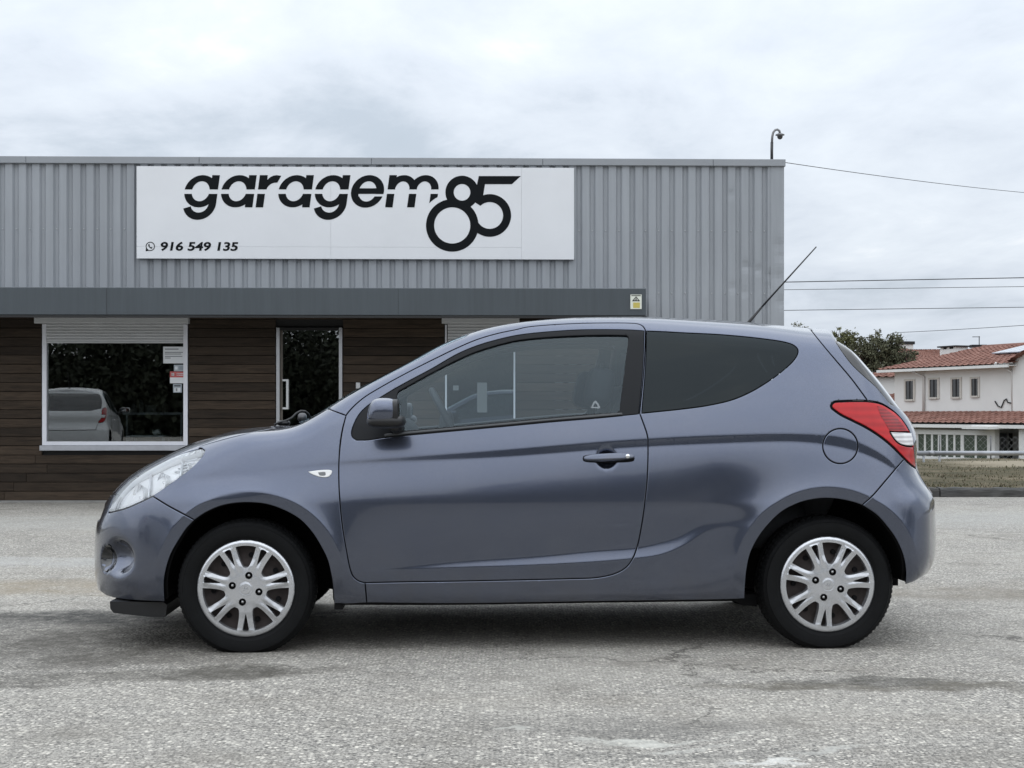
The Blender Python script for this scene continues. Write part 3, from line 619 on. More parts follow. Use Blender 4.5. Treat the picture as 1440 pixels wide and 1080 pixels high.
# ================================================================ sign board
sign = facade_thing('sign_board', 'long white sign board with black lettering on the grey cladding', 'sign')
M_sign = mat('sign_white', (0.70, 0.712, 0.735), 0.40, var=0.035, vscale=1.8, rvar=0.05)
M_black = mat('sign_black', (0.0045, 0.006, 0.0075), 0.6, var=0.15, vscale=2, spec=0.12)
SD = 0.055
def spx(px, py, d=SD): return bpx(px, py, d)
sx0, sz1 = spx(192, 233.6); sx1, sz0 = spx(807.3, 365); sxa, sxb = spx(465.2, 300)[0], spx(733.4, 300)[0]; szm = spx(450, 347.3)[1]
for (x0, x1, z0, z1) in ((sx0, sxa, szm, sz1), (sxa, sxb, szm, sz1), (sx0, sxa, sz0, szm), (sxa, sxb, sz0, szm), (sxb, sx1, sz0, sz1)):
    g = 0.0006
    MB().box((x0+g, -SD, z0+g), (x1-g, -0.002, z1-g), 0.0008).build('sign_panel', M_sign, sign)
def zu(u, v): return spx(180+u/4.5, 220+v/4.5, SD+0.004)            # letters were measured on a 4.5x enlargement
SHEAR = 0.135
def arc(cx, cy, rx, ry, a0=0, a1=360, n=64): return [(cx+rx*math.cos(math.radians(a)), cy-ry*math.sin(math.radians(a))) for a in np.linspace(a0, a1, n, endpoint=(abs(a1-a0) < 359))]
def ringarc(cx, cy, ro, ri, a0, a1, n=64): return arc(cx, cy, ro[0], ro[1], a0, a1, n)+arc(cx, cy, ri[0], ri[1], a1, a0, n)
def shear(P): return [(x+SHEAR*(322-y), y) for x, y in P]
def letter(name, adds, subs, parent=sign, m=None, sheared=True, raw=()):
    """adds / subs: outlines united / cut away"""
    A = [shear(p) if sheared else p for p in adds]+list(raw); Sb = list(subs)
    pts = []; ed = []
    for p in A+[q for q in Sb]:
        b = len(pts); pts += p; ed += [(b+i, b+(i+1) % len(p)) for i in range(len(p))]
    r = delaunay_2d_cdt([Vector(p) for p in pts], ed, [], 0, 1e-6)
    rv = np.array([tuple(v) for v in r[0]]); fc = np.array([f for f in r[2] if len(f) == 3]); cen = rv[fc].mean(1)
    ok = np.zeros(len(cen), bool)
    for p in A: ok |= pip_nz(cen, np.array(p))
    for p in Sb: ok &= ~pip_nz(cen, np.array(p))
    V = [zu(*p) for p in rv]; V = [(a, -SD-0.0025, z) for a, z in V]
    fc = fc[ok]; par = list(range(len(rv)))
    def find(i):
        while par[i] != i: par[i] = par[par[i]]; i = par[i]
        return i
    for f in fc: par[find(f[1])] = find(f[0]); par[find(f[2])] = find(f[0])
    isl = {}
    for f in fc: isl.setdefault(find(f[0]), []).append(f)
    def ar(fs): return sum(abs((rv[f[1]]-rv[f[0]])[0]*(rv[f[2]]-rv[f[0]])[1]-(rv[f[1]]-rv[f[0]])[1]*(rv[f[2]]-rv[f[0]])[0]) for f in fs)
    root = None
    for fs in sorted(isl.values(), key=ar, reverse=True):
        if ar(fs) < 40: continue
        ids = sorted({int(i) for f in fs for i in f}); mp = {i: k for k, i in enumerate(ids)}
        o = mk(name if root is None else 'stroke', [V[i] for i in ids], [[mp[int(i)] for i in f[::-1]] for f in fs], m or M_black, parent if root is None else root)
        root = root or o
    return root
def pip_nz(P, poly):
    ins = np.zeros(len(P), bool); x, y = P[:, 0], P[:, 1]; b = np.roll(poly, -1, 0)
    for p, q in zip(poly, b):
        c = (p[1] > y) != (q[1] > y)
        if c.any(): ins ^= c & (x < (q[0]-p[0])*(y-p[1])/(q[1]-p[1]+1e-15)+p[0])
    return ins
def rect(x0, y0, x1, y1): return [(x0, y0), (x1, y0), (x1, y1), (x0, y1)]
STR = rect(-100, 208.5, 4000, 236.5)
def z2(x, y): return ((490+x/4.3636-180)*4.5, (220+y/4.3636-220)*4.5)
K2 = 4.5/4.3636
c8 = z2(637, 423); CUT = arc(c8[0], c8[1], 196*K2, 196*K2)
def bowl(x): return ringarc(x+103, 220, (103, 102), (56, 63), 0, 360, 96)
def ring_poly(x): return [arc(x+103, 220, 103, 102, n=96)], [arc(x+103, 220, 56, 63, n=72)]
for ch, x in (('g', 343), ('a', 576), ('a', 938), ('g', 1169)):
    # bowl as two half rings so that the counter stays open, stem, and for g the tail
    ad = [ringarc(x+103, 220, (103, 102), (56, 63), 0, 180, 48), ringarc(x+103, 220, (103, 102), (56, 63), 180, 360, 48), rect(x+163, 118, x+211, 322 if ch == 'a' else 300)]
    if ch == 'g': ad.append(ringarc(x+107, 297, (104, 104), (57, 58), -162, 2, 56))
    letter('letter', ad, [STR])
rx = 807
letter('letter', [rect(rx, 118, rx+48, 322)], [STR], raw=[[(884, 118), (882, 148), (893, 137), (905, 128), (920, 121), (940, 118), (970, 122), (945, 165), (928, 166), (912, 170), (900, 177), (890, 186), (881, 197), (876, 209), (845, 209), (850, 118)]])
ex = 1412-14
letter('letter', [ringarc(ex+104, 221, (104, 103), (56, 64), 0, 180, 48), ringarc(ex+104, 221, (104, 103), (56, 64), 180, 360, 48), [p for p in arc(ex+104, 221, 103, 102, 11.2, -9.0, 10)]+[p for p in arc(ex+104, 221, 103, 102, 189.0, 168.8, 10)]], [[(ex+60, 237.5), (ex+260, 237.5), (ex+260, 252.5), (ex+60, 252.5)]])
mx = 1627
letter('letter', [rect(mx, 118, mx+47, 322), ringarc(mx+93, 212, (93, 94), (46, 54), 0, 180, 40), ringarc(mx+230, 212, (93, 94), (46, 54), 0, 180, 40), rect(mx+139, 211, mx+186, 322), rect(mx+276, 211, mx+323, 322)], [STR, CUT])
R8 = lambda c, ro, ri, a0, a1: ringarc(*z2(*c), (ro*K2, ro*K2), (ri*K2, ri*K2), a0, a1, 72)
letter('numeral', [], [arc(*z2(697, 220), 51*K2, 51*K2, n=72), arc(*z2(637, 423), 111*K2, 111*K2, n=96)], raw=[R8((697, 220), 102, 51, 0, 180), R8((697, 220), 102, 51, 180, 360), R8((637, 423), 161, 111, 0, 180), R8((637, 423), 161, 111, 180, 360),
        [z2(*p) for p in ((800, 120), (1058, 120), (1003, 170), (838, 170), (827, 238), (808, 302), (778, 282), (760, 300), (775, 240))], R8((867, 362), 131, 82, 134, -150)])
# telephone number and the speech-bubble symbol
def text(body, name, parent, width, loc, m, shear_=0.0, bold=0.0, height=None):
    c = bpy.data.curves.new(name, 'FONT'); c.body = body; c.size = 1.0; c.shear = shear_; c.offset = bold; c.resolution_u = 6; c.fill_mode = 'FRONT'
    o = bpy.data.objects.new(name, c); COL.objects.link(o); dg = bpy.context.evaluated_depsgraph_get(); me = bpy.data.meshes.new_from_object(o.evaluated_get(dg)); bpy.data.objects.remove(o)
    v = np.array([tuple(p.co) for p in me.vertices]); lo, hi = v.min(0), v.max(0); sx = width/(hi[0]-lo[0]); sy = height/(hi[1]-lo[1]) if height else sx
    V = [(loc[0]+(p[0]-lo[0])*sx, loc[1], loc[2]+(p[1]-lo[1])*sy) for p in v]
    for Vi, Fi in islands(V, [list(p.vertices) for p in me.polygons]): mk(name, Vi, Fi, m, parent)
t0, tz0 = spx(226, 352.8); t1, tz1 = spx(335, 340.2)
text('916 549 135', 'digit', sign, t1-t0, (t0, -SD-0.0025, tz0), M_black, 0.13, 0.030, tz1-tz0)
bu = ((211.3-180)*4.5, (346.4-220)*4.5)
letter('symbol', [], [arc(*bu, 23, 23, n=48), ], raw=[ringarc(*bu, (29, 29), (24, 24), 0, 180, 30), ringarc(*bu, (29, 29), (24, 24), 180, 360, 30), [(bu[0]-29, bu[1]+31), (bu[0]-27, bu[1]+8), (bu[0]-8, bu[1]+27)]])
letter('handset', [], [], raw=[[(bu[0]-12, bu[1]-13), (bu[0]-6, bu[1]-15), (bu[0]-3, bu[1]-6), (bu[0]-6, bu[1]-2), (bu[0]+2, bu[1]+6), (bu[0]+7, bu[1]+4), (bu[0]+14, bu[1]+8), (bu[0]+11, bu[1]+14), (bu[0]+3, bu[1]+14), (bu[0]-9, bu[1]+4), (bu[0]-14, bu[1]-7)]])
# small warning sign on the canopy
ws_ = facade_thing('warning_sign', 'small cream and yellow warning sign at the right end of the canopy', 'sign')
wd = 0.855; q0, w1 = bpx(886.5, 414.3, wd); q1, w0 = bpx(902.3, 434.6, wd)
MB().box((q0, -wd-0.004, w0), (q1, -wd+0.004, w1)).build('plate', mat('sign_cream', (0.66, 0.68, 0.60), 0.4), ws_)
def wq(u, v): return (q0+(q1-q0)*u, w1-(w1-w0)*v)
MB().add([(wq(u, v)[0], -wd-0.0055, wq(u, v)[1]) for u, v in ((0.24, 0.55), (0.84, 0.55), (0.84, 0.92), (0.24, 0.92))], [[3, 2, 1, 0]]).build('yellow_field', mat('sign_yellow', (0.50, 0.42, 0.10), 0.5), ws_)
tri = [(0.14, 0.46), (0.86, 0.46), (0.5, 0.12)]; tri2 = [(0.30, 0.40), (0.70, 0.40), (0.5, 0.20)]
MB().add([(wq(u, v)[0], -wd-0.0055, wq(u, v)[1]) for u, v in tri+tri2], [[0, 3, 4, 1], [1, 4, 5, 2], [2, 5, 3, 0]]).build('warning_triangle', M_black, ws_)
MB().add([(wq(u, v)[0], -wd-0.0055, wq(u, v)[1]) for u, v in ((0.44, 0.39), (0.56, 0.39), (0.53, 0.26), (0.47, 0.26))], [[0, 1, 2, 3]]).build('exclamation_mark', M_black, ws_)
MB().add([(wq(u, v)[0], -wd-0.0055, wq(u, v)[1]) for u, v in ((0.08, 0.05), (0.92, 0.05), (0.92, 0.10), (0.08, 0.10))], [[3, 2, 1, 0]]).build('print', M_black, ws_)

# ================================================================ camera on the roof edge
cc = facade_thing('security_camera', 'dome security camera hanging from a gooseneck pipe on the roof corner', 'camera')
def cpx(px, py): a, z = bpx(px, py, -0.12); return (a, 0.12, z)
M_pipe = mat('galvanised', (0.20, 0.20, 0.205), 0.45, 0.5)
path = [cpx(*p) for p in ((1085.3, 224), (1085.3, 212), (1085.5, 200), (1086, 192), (1087.3, 186.3), (1090, 183), (1093.2, 182), (1096, 184), (1097, 188))]
MB().tube(path[:3], 0.017, 10).build('post', M_gap0 if False else mat('post_black', (0.03, 0.03, 0.032), 0.5), cc, True)
MB().tube(path[2:], 0.014, 10).build('gooseneck', M_pipe, cc, True)
p = cpx(1096.8, 189.3)
MB().lathe([(0.012, 0.02), (0.030, 0.012), (0.052, 0.002), (0.054, -0.008), (0.036, -0.012)], 24, 'z', p).build('shroud', M_pipe, cc, True)
MB().lathe([(0.034, -0.010), (0.034, -0.028), (0.026, -0.046), (0.012, -0.056), (0.0, -0.058)], 24, 'z', p).build('dome', mat('smoked_dome', (0.008, 0.008, 0.009), 0.1, coat=1.0), cc, True)
# ================================================================ timber edging, verge, rail
M_sleeper = wood_mat('weathered_sleeper', (0.075, 0.072, 0.068), 0.25)
ktop = CAMH-(686.3-CYH)*(KY+DC)/FPX
xk = [bp_x*(KY+DC)/FPX for bp_x in (1106-720, 1322-720, 1500-720, 1690-720, 1900-720)]
sl_lab = ['grey timber sleeper edging the yard directly behind the car', 'long grey timber sleeper edging the yard at the right edge of the photo', 'timber sleeper edging the yard beyond the right edge', 'last timber sleeper of the yard edging on the far right']
for i in range(len(xk)-1):
    n = 14; V = []; x0, x1 = xk[i]+0.006, xk[i+1]-0.006
    for k in range(n+1):
        x = x0+(x1-x0)*k/n; j = lambda a: random.uniform(-a, a)
        V += [(x, KY+j(0.008), -0.02), (x, KY+j(0.008), ktop-0.028+j(0.010)), (x, KY+0.022+j(0.006), ktop+j(0.007)), (x, KY+0.20+j(0.006), ktop+j(0.008)), (x, KY+0.22, -0.02)]
    Fc = [[5*k+a, 5*k+5+a, 5*k+6+a, 5*k+1+a] for k in range(n) for a in range(4)]+[[0, 1, 2, 3, 4], [5*n+4, 5*n+3, 5*n+2, 5*n+1, 5*n]]
    o = mk('timber_sleeper', V, Fc, M_sleeper); tag(o, sl_lab[i], 'edging', 'timber sleepers along the verge')
def blades(name, n, area_f, hmin, hmax, cols, label):
    V = []; Fc = []; mi = []
    for k in range(n):
        x, y = area_f(); z = hz(x, y)-0.01; h = random.uniform(hmin, hmax); a = random.uniform(0, math.pi*2); w = random.uniform(0.006, 0.014); ln = random.uniform(-0.6, 0.6)*h; ly = random.uniform(-0.5, 0.5)*h
        b = len(V); dx, dy = math.cos(a)*w, math.sin(a)*w
        V += [(x-dx, y-dy, z), (x+dx, y+dy, z), (x+ln*0.5+dx*0.7, y+ly*0.5+dy*0.7, z+h*0.6), (x+ln, y+ly, z+h)]; Fc += [[b, b+1, b+2], [b, b+2, b+3]]; m = random.randrange(len(cols)); mi += [m, m]
    o = mk(name, V, Fc, cols); o.data.polygons.foreach_set('material_index', mi); tag(o, label, 'grass', kind='stuff'); return o
GC = [mat('straw', (0.20, 0.17, 0.11), 0.9), mat('dull_green', (0.070, 0.072, 0.034), 0.9), mat('brown_stalk', (0.085, 0.066, 0.042), 0.9), mat('olive_blade', (0.10, 0.095, 0.052), 0.9)]
def area_v():
    while True:
        x = random.uniform(3.0, 17); y = KY+0.25+abs(random.gauss(0, 1))*5.0
        if y > KY+13: continue
        # a bare sandy patch near the rail on the right
        if ((x-9.0)/0.7)**2+((y-(KY+8.2))/0.9)**2 < 1 and random.random() < 0.85: continue
        if math.sin(x*1.7+y)*math.sin(y*1.1-x*0.6) > 0.55 and random.random() < 0.7: continue
        return x, y
blades('dry_grass', 14000, area_v, 0.012, 0.050, GC, 'short dry grass covering the verge beyond the timber edging')
# galvanised pipe rail
DR = 27.5
pr = at(1100, 637.5, DR); M_galv = mat('galvanised_rail', (0.33, 0.34, 0.36), 0.45, 0.6, var=0.15, vscale=6)
def rail(px0, px1, label):
    a = at(px0, 637.3, DR); b = at(px1, 637.3, DR); e = empty('pipe_rail', (a.x, a.y, hz(a.x, a.y)), 0, label, 'rail', 'pipe rail sections')
    L = b.x-a.x; z = a.z-hz(a.x, a.y)
    MB().tube([(0.012, 0, z), (L-0.012, 0, z)], 0.045, 14).build('pipe', M_galv, e, True)
    n = max(2, int(L/1.6)+1)
    for k in range(n):
        x = 0.15+(L-0.3)*k/(n-1); MB().tube([(x, 0, -0.15), (x, 0, z-0.03)], 0.022, 8).build('post', M_galv, e, True)
    MB().tube([(L-0.05, 0, z), (L+0.05, 0, z)], 0.050, 14).build('coupling', M_galv, e, True)
rail(1135, 1310, 'galvanised pipe rail running behind the tail of the car'); rail(1310, 1490, 'galvanised pipe rail section at the right edge of the photo')
# wire fence behind the rail
DFc = 30.0; fa = at(1268, 600, DFc); fb = at(1480, 600, DFc)
fe = empty('wire_fence', (fa.x, fa.y, hz(fa.x, fa.y)), 0, 'thin diamond wire fence behind the pipe rail', 'fence')
zt = at(0, 614, DFc).z-hz(fa.x, fa.y); zb = 0.0; wl = fb.x-fa.x
b = MB(); s = 0.13; x = -zt
M_wire = mat('fence_wire', (0.45, 0.46, 0.47), 0.5, 0.5)
while x < wl:
    for d in (1, -1):
        p0 = [x if d > 0 else x+zt, zb]; p1 = [x+zt if d > 0 else x, zt]
        if max(p0[0], p1[0]) > wl or min(p0[0], p1[0]) < 0: continue
        b.tube([(p0[0], 0.002*d, p0[1]), (p1[0], 0.002*d, p1[1])], 0.0015, 3, False)
    x += s
o = b.build('wire_mesh', M_wire, fe); tag(o, kind='stuff')
for px in (1288, 1322, 1394, 1466):
    x = at(px, 600, DFc).x-fa.x; MB().tube([(x, 0.03, -0.1), (x, 0.03, zt+0.02)], 0.014, 8).build('fence_post', M_darkmetal, fe, True)

# ================================================================ houses on the right
class Wall:
    """vertical plane through two photo columns at given distances"""
    def __init__(s, pxa, Da, pxb, Db):
        a = at(pxa, CYH, Da); b = at(pxb, CYH, Db); s.o = Vector((a.x, a.y, 0)); d = Vector((b.x-a.x, b.y-a.y, 0)); s.L = d.length; s.e = d.normalized(); s.n = Vector((s.e.y, -s.e.x, 0)); s.rz = math.atan2(s.e.y, s.e.x)
    def uv(s, px, py, d=0.0):
        k = (px-CX)/FPX; m = -(py-CYH)/FPX; c = Vector((0, -DC, CAMH)); r = Vector((k, 1, m)); t = (d-(c-s.o).dot(s.n))/r.dot(s.n); p = c+r*t
        return ((p-s.o).dot(s.e), p.z)
M_render = mat('white_render', (0.66, 0.66, 0.645), 0.9, var=0.06, vscale=0.8, detail=8); M_tile = None
def tile_mat():
    m, nt, b = nodes_of('clay_tiles'); N = nt.nodes.new; L = nt.links.new
    tc = N('ShaderNodeTexCoord'); n = N('ShaderNodeTexNoise'); n.inputs['Scale'].default_value = 1.8; n.inputs['Detail'].default_value = 7; n.inputs['Roughness'].default_value = 0.7; L(tc.outputs['Object'], n.inputs['Vector'])
    r = N('ShaderNodeValToRGB'); L(n.outputs['Fac'], r.inputs[0]); e = r.color_ramp.elements
    e[0].position = 0.3; e[0].color = (0.115, 0.055, 0.042, 1); e[1].position = 0.72; e[1].color = (0.31, 0.175, 0.140, 1); k = e.new(0.5); k.color = (0.215, 0.103, 0.078, 1)
    L(r.outputs[0], b.inputs['Base Color']); b.inputs['Roughness'].default_value = 0.85; return m
M_tile = tile_mat()
def tiled(name, parent, e0, e1, r0, r1, pitch=0.20, row=0.34):
    """barrel tiles: wavy rows stepping up from the eave (e0-e1) to the ridge (r0-r1)"""
    e0, e1, r0, r1 = map(Vector, (e0, e1, r0, r1)); L = (e1-e0).length; H = ((r0+r1)/2-(e0+e1)/2).length
    nrm = (e1-e0).cross(r0-e0).normalized(); nrm = nrm if nrm.z > 0 else -nrm
    nc = max(4, int(L/pitch))*6; nr = max(2, int(H/row)); V = []; Fc = []
    for j in range(nr):
        for q in (0, 1):
            v = (j+q*0.999)/nr; a = e0.lerp(r0, v); b = e1.lerp(r1, v)
            for i in range(nc+1):
                w = 0.035*abs(math.sin(math.pi*i/6)) if (i//6) % 2 == 0 else -0.010*abs(math.sin(math.pi*i/6))
                V.append(a.lerp(b, i/nc)+nrm*(w+(0.045 if q == 0 else 0.0)))
    m = nc+1
    for j in range(2*nr-1):
        for i in range(nc): Fc.append([j*m+i, j*m+i+1, (j+1)*m+i+1, (j+1)*m+i])
    o = mk(name, V, Fc, M_tile, parent); tag(o, kind='stuff'); return o
def house():
    W = Wall(1258, 74, 1427, 66); h = empty('white_house', (W.o.x, W.o.y, 0), W.rz, 'white two-storey house with red tiled roofs beyond the verge', 'house')
    uv = W.uv; zb = -2.0
    ze = uv(1340, 514.6)[1]; L = W.L
    # local frame: x along the wall, y = into the house
    MB().box((0, 0, zb), (L, 7.0, ze)).build('wall', M_render, h)
    # eave, gutter and roof
    E0 = (-0.7, -0.55, ze-0.05); E1 = (L+0.25, -0.55, ze-0.05); rz_ = ze+1.05
    R0 = (2.6, 3.4, rz_); R1 = (L+1.6, 3.4, rz_)
    tiled('roof', h, E0, E1, R0, R1); tiled('roof_hip', h, (-0.7, 7.5, ze-0.05), E0, (2.6, 3.6, rz_), (2.6, 3.4, rz_))
    MB().tube([R0, R1], 0.10, 8).build('ridge', M_tile, h, True)
    MB().box((-0.7, -0.60, ze-0.20), (L+0.2, -0.50, ze-0.07)).build('gutter', M_render, h)
    MB().box((-0.6, -0.50, ze-0.14), (L+0.2, 0.02, ze-0.09)).build('soffit', M_render, h)
    M_win = mat('window_surround', (0.50, 0.48, 0.44), 0.8); M_void = mat('dark_pane', (0.012, 0.013, 0.014), 0.15, coat=0.6)
    for (x0, x1, y0, y1) in ((1272, 1287.3, 533.5, 564), (1305.8, 1321.3, 531.5, 561), (1337.3, 1352.6, 531, 560.6), (1364.8, 1378, 530.3, 558.8)):
        a0, z1 = uv(x0, y0); a1, z0 = uv(x1, y1); w = (a1-a0)*0.15; f = MB(); t = (z1-z0)*0.085
        f.box((a0, -0.05, z0), (a0+w, 0.03, z1)); f.box((a1-w, -0.05, z0), (a1, 0.03, z1)); f.box((a0+w, -0.048, z1-t), (a1-w, 0.03, z1)); f.box((a0+w, -0.10, z0), (a1-w, 0.03, z0+t))
        o = f.build('window', M_win, h); MB().box((a0+w, -0.012, z0+t), (a1-w, -0.004, z1-t)).build('pane', M_void, o)
        MB().box(((a0+a1)/2-0.03, -0.03, z0+t), ((a0+a1)/2+0.03, -0.013, z1-t)).build('mullion', M_dark, o)
    for (p0, p1, p2) in (((1290, 523), (1300.3, 530), (1300.3, 580)), ((1411, 514), (1425, 524), (1426, 581))):
        q = [uv(*p) for p in (p0, p1, p2)]; MB().tube([(q[0][0], -0.5, q[0][1]+0.1), (q[1][0], -0.06, q[1][1]), (q[2][0], -0.06, q[2][1])], 0.07, 8).build('downpipe', mat('pipe_white', (0.55, 0.54, 0.52), 0.6), h, True)
    q = [uv(*p) for p in ((1400, 564), (1404, 571), (1409, 573), (1413, 563), (1416, 561), (1418, 566), (1424, 567))]
    MB().tube([(a, -0.04, z) for a, z in q], 0.03, 5).build('loose_cable', M_dark, h, True)
    # chimney and solar panels
    a0, _ = uv(1330.5, 495, -3.0); a1, zc = uv(1353, 490.5, -3.0); ch = MB().box((a0, 2.6, ze+0.5), (a1, 3.4, zc)).build('chimney', M_render, h)
    n = 5
    for k in range(n): x = a0+(a1-a0)*(k+0.5)/n; MB().box((x-0.10, 2.62, zc), (x+0.10, 3.38, zc+0.10)).build('vent_post', M_dark if k % 2 else M_render, ch)
    MB().box((a0-0.1, 2.5, zc+0.10), (a1+0.1, 3.5, zc+0.17)).build('chimney_cap', M_dark, ch)
    e0, e1, r0, r1 = map(Vector, (E0, E1, R0, R1)); M_sol = mat('solar_glass', (0.26, 0.29, 0.34), 0.12, 0.0, coat=1.0); nrm = (e1-e0).cross(r0-e0).normalized(); nrm = nrm if nrm.z > 0 else -nrm
    for k in range(6):
        f = MB(); u0, u1 = 0.58+0.07*k, 0.58+0.07*(k+1)-0.006; pts = []
        for u, v in ((u0, 0.44), (u1, 0.44), (u1, 0.82), (u0, 0.82)): p = e0.lerp(r0, v); q_ = e1.lerp(r1, v); pts.append(p.lerp(q_, u)+nrm*0.16)
        f.add(pts+[p-nrm*0.05 for p in pts], [[0, 1, 2, 3], [0, 4, 5, 1], [1, 5, 6, 2], [2, 6, 7, 3], [3, 7, 4, 0]]); f.build('solar_panel', M_sol, h)
    # lower lean-to roof
    zt = uv(1340, 578.8)[1]; zl = uv(1360, 595.5, 2.6)[1]
    tiled('veranda_roof', h, (-1.5, -2.6, zl), (L+4, -2.6, zl), (-1.5, -0.02, zt), (L+4, -0.02, zt))
    MB().box((-1.5, -2.75, zl-0.20), (L+4, -2.62, zl-0.05)).build('veranda_gutter', M_render, h)
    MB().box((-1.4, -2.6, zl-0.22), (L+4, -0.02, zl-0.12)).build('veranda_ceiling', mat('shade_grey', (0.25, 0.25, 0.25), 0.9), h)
    # glazed veranda: posts, panes
    D2 = 2.3; z1 = uv(1340, 604.5, D2)[1]; z0 = uv(1340, 646, D2)[1]; M_vp = mat('veranda_pane', (0.040, 0.062, 0.048), 0.12, coat=1.0); 
    ms = [1289.5, 1301, 1311, 1321.5, 1332, 1342.5, 1353.5, 1372.5, 1391]
    for i, px in enumerate(ms):
        a = uv(px, 620, D2)[0]; w = 0.11 if i in (0, 3, 6) else 0.065
        MB().box((a-w, -D2-0.02, z0), (a+w, -D2+0.04, z1)).build('mullion', M_render, h)
    for p, q in zip(ms[:-1], ms[1:]):
        a, b_ = uv(p, 620, D2)[0], uv(q, 620, D2)[0]; MB().box((a+0.06, -D2, z0), (b_-0.06, -D2+0.03, z1-0.2)).build('pane', M_vp, h)
    a, b_ = uv(1287, 620, D2)[0], uv(1393, 620, D2)[0]; MB().box((a, -D2-0.07, z1-0.22), (b_, -D2+0.06, z1)).build('veranda_head', M_render, h); MB().box((a, -D2-0.06, z0-1.0), (b_, -D2+0.05, z0+0.10)).build('veranda_base', M_render, h)
    a, b_ = uv(1355, 601, 3.2)[0], uv(1392, 601, 3.2)[0]; zz = uv(1370, 601.5, 3.2)[1]; MB().box((a, -3.3, zz-0.06), (b_, -D2-0.1, zz+0.06)).build('awning', M_render, h)
    for px in (1396, 1441): a = uv(px, 620, D2)[0]; MB().box((a-0.25, -D2-0.1, zb), (a+0.25, -D2+0.15, zl-0.1)).build('pillar', M_render, h)
    for x0, x1, m in ((1402, 1416, M_void), (1420, 1426, M_dark)): a, b_ = uv(x0, 620)[0], uv(x1, 620)[0]; zz = uv(1408, 609)[1]; MB().box((a, -0.06, zb), (b_, -0.01, zz)).build('door', mat('house_door', (0.10, 0.105, 0.11), 0.5) if m is M_void else m, h)
    # nearer wing on the right with its gable
    MB().box((L, -0.12, zb), (L+4.5, 6.5, ze+0.1)).build('wing_wall', M_render, h)
    tiled('wing_roof', h, (L-0.05, -0.5, ze+0.02), (L-0.05, 3.5, ze+0.02), (L+3.2, -0.5, ze+1.4), (L+3.2, 3.5, ze+1.4))
    MB().add([(L, -0.12, ze+0.1), (L+4.5, -0.12, ze+0.1), (L+3.1, -0.12, ze+1.3)], [[0, 1, 2]]).build('gable', M_render, h)
house()
def small_house(label, pxc, D, wid, dep, zwall, zridge, rz, chim=(), cap=True, hip=True):
    a = at(pxc, CYH, D); h = empty('far_house', (a.x, a.y, -2.0), rz, label, 'house', 'houses behind the white house')
    MB().box((-wid/2, 0, -0.5), (wid/2, dep, zwall+2)).build('wall', M_render, h)
    e, r = zwall+2, zridge+2; o = 0.4; k = dep/2 if hip else 0.0
    P = {n: v for n, v in zip('abcd', ((-wid/2-o, -o, e), (wid/2+o, -o, e), (wid/2+o, dep+o, e), (-wid/2-o, dep+o, e)))}; r0 = (-wid/2+k, dep/2, r); r1 = (wid/2-k, dep/2, r)
    tiled('roof', h, P['a'], P['b'], r0, r1); tiled('roof', h, P['c'], P['d'], r1, r0); tiled('roof', h, P['d'], P['a'], r0, r0); tiled('roof', h, P['b'], P['c'], r1, r1)
    for (x, w, zt) in chim:
        c = MB().box((x-w/2, dep/2-0.4, r-0.6), (x+w/2, dep/2+0.4, zt+2)).build('chimney', M_render, h); MB().box((x-w/2-0.08, dep/2-0.5, zt+2.0), (x+w/2+0.08, dep/2+0.5, zt+2.22)).build('chimney_cap', M_dark, c)
    for x in (-wid*0.25, wid*0.25): MB().box((x-0.5, -0.02, 1.8), (x+0.5, 0.02, 3.0)).build('window', M_dark, h)
    return h
Z = lambda py, D: CAMH-(py-CYH)*D/FPX
small_house('far house with a dark red hipped roof and a capped chimney behind the tree', 1302, 105, 7.5, 8, Z(508, 105), Z(488.5, 109), 0.25, [(0.6, 0.9, Z(484.5, 109))])
small_house('long far house whose red ridge shows above the solar panels', 1420, 120, 15, 8, Z(503, 120), Z(491, 124), -0.1, [(-1.7, 1.1, Z(488.5, 124))], hip=False)
small_house('little outbuilding with a tiled roof left of the white house', 1249, 80.5, 1.5, 2, Z(531, 81), Z(520, 81.5), 0.0)
small_house('low tiled shed between the car and the white house', 1250, 80, 1.6, 3.0, Z(566, 80), Z(541, 81.5), 0.0, hip=False)
ae = at(1377, 491, 118); an = empty('television_aerial', (ae.x, ae.y, ae.z-0.6), 0, 'thin television aerial standing above the far roofs', 'aerial')
MB().tube([(0, 0, 0), (0, 0, 1.65)], 0.035, 6).build('mast', M_dark, an); MB().tube([(-0.55, 0, 1.6), (0.05, 0, 1.6)], 0.03, 6).build('boom', M_dark, an); MB().tube([(0, 0, 0.9), (0.18, 0, 0.95)], 0.03, 6).build('element', M_dark, an)

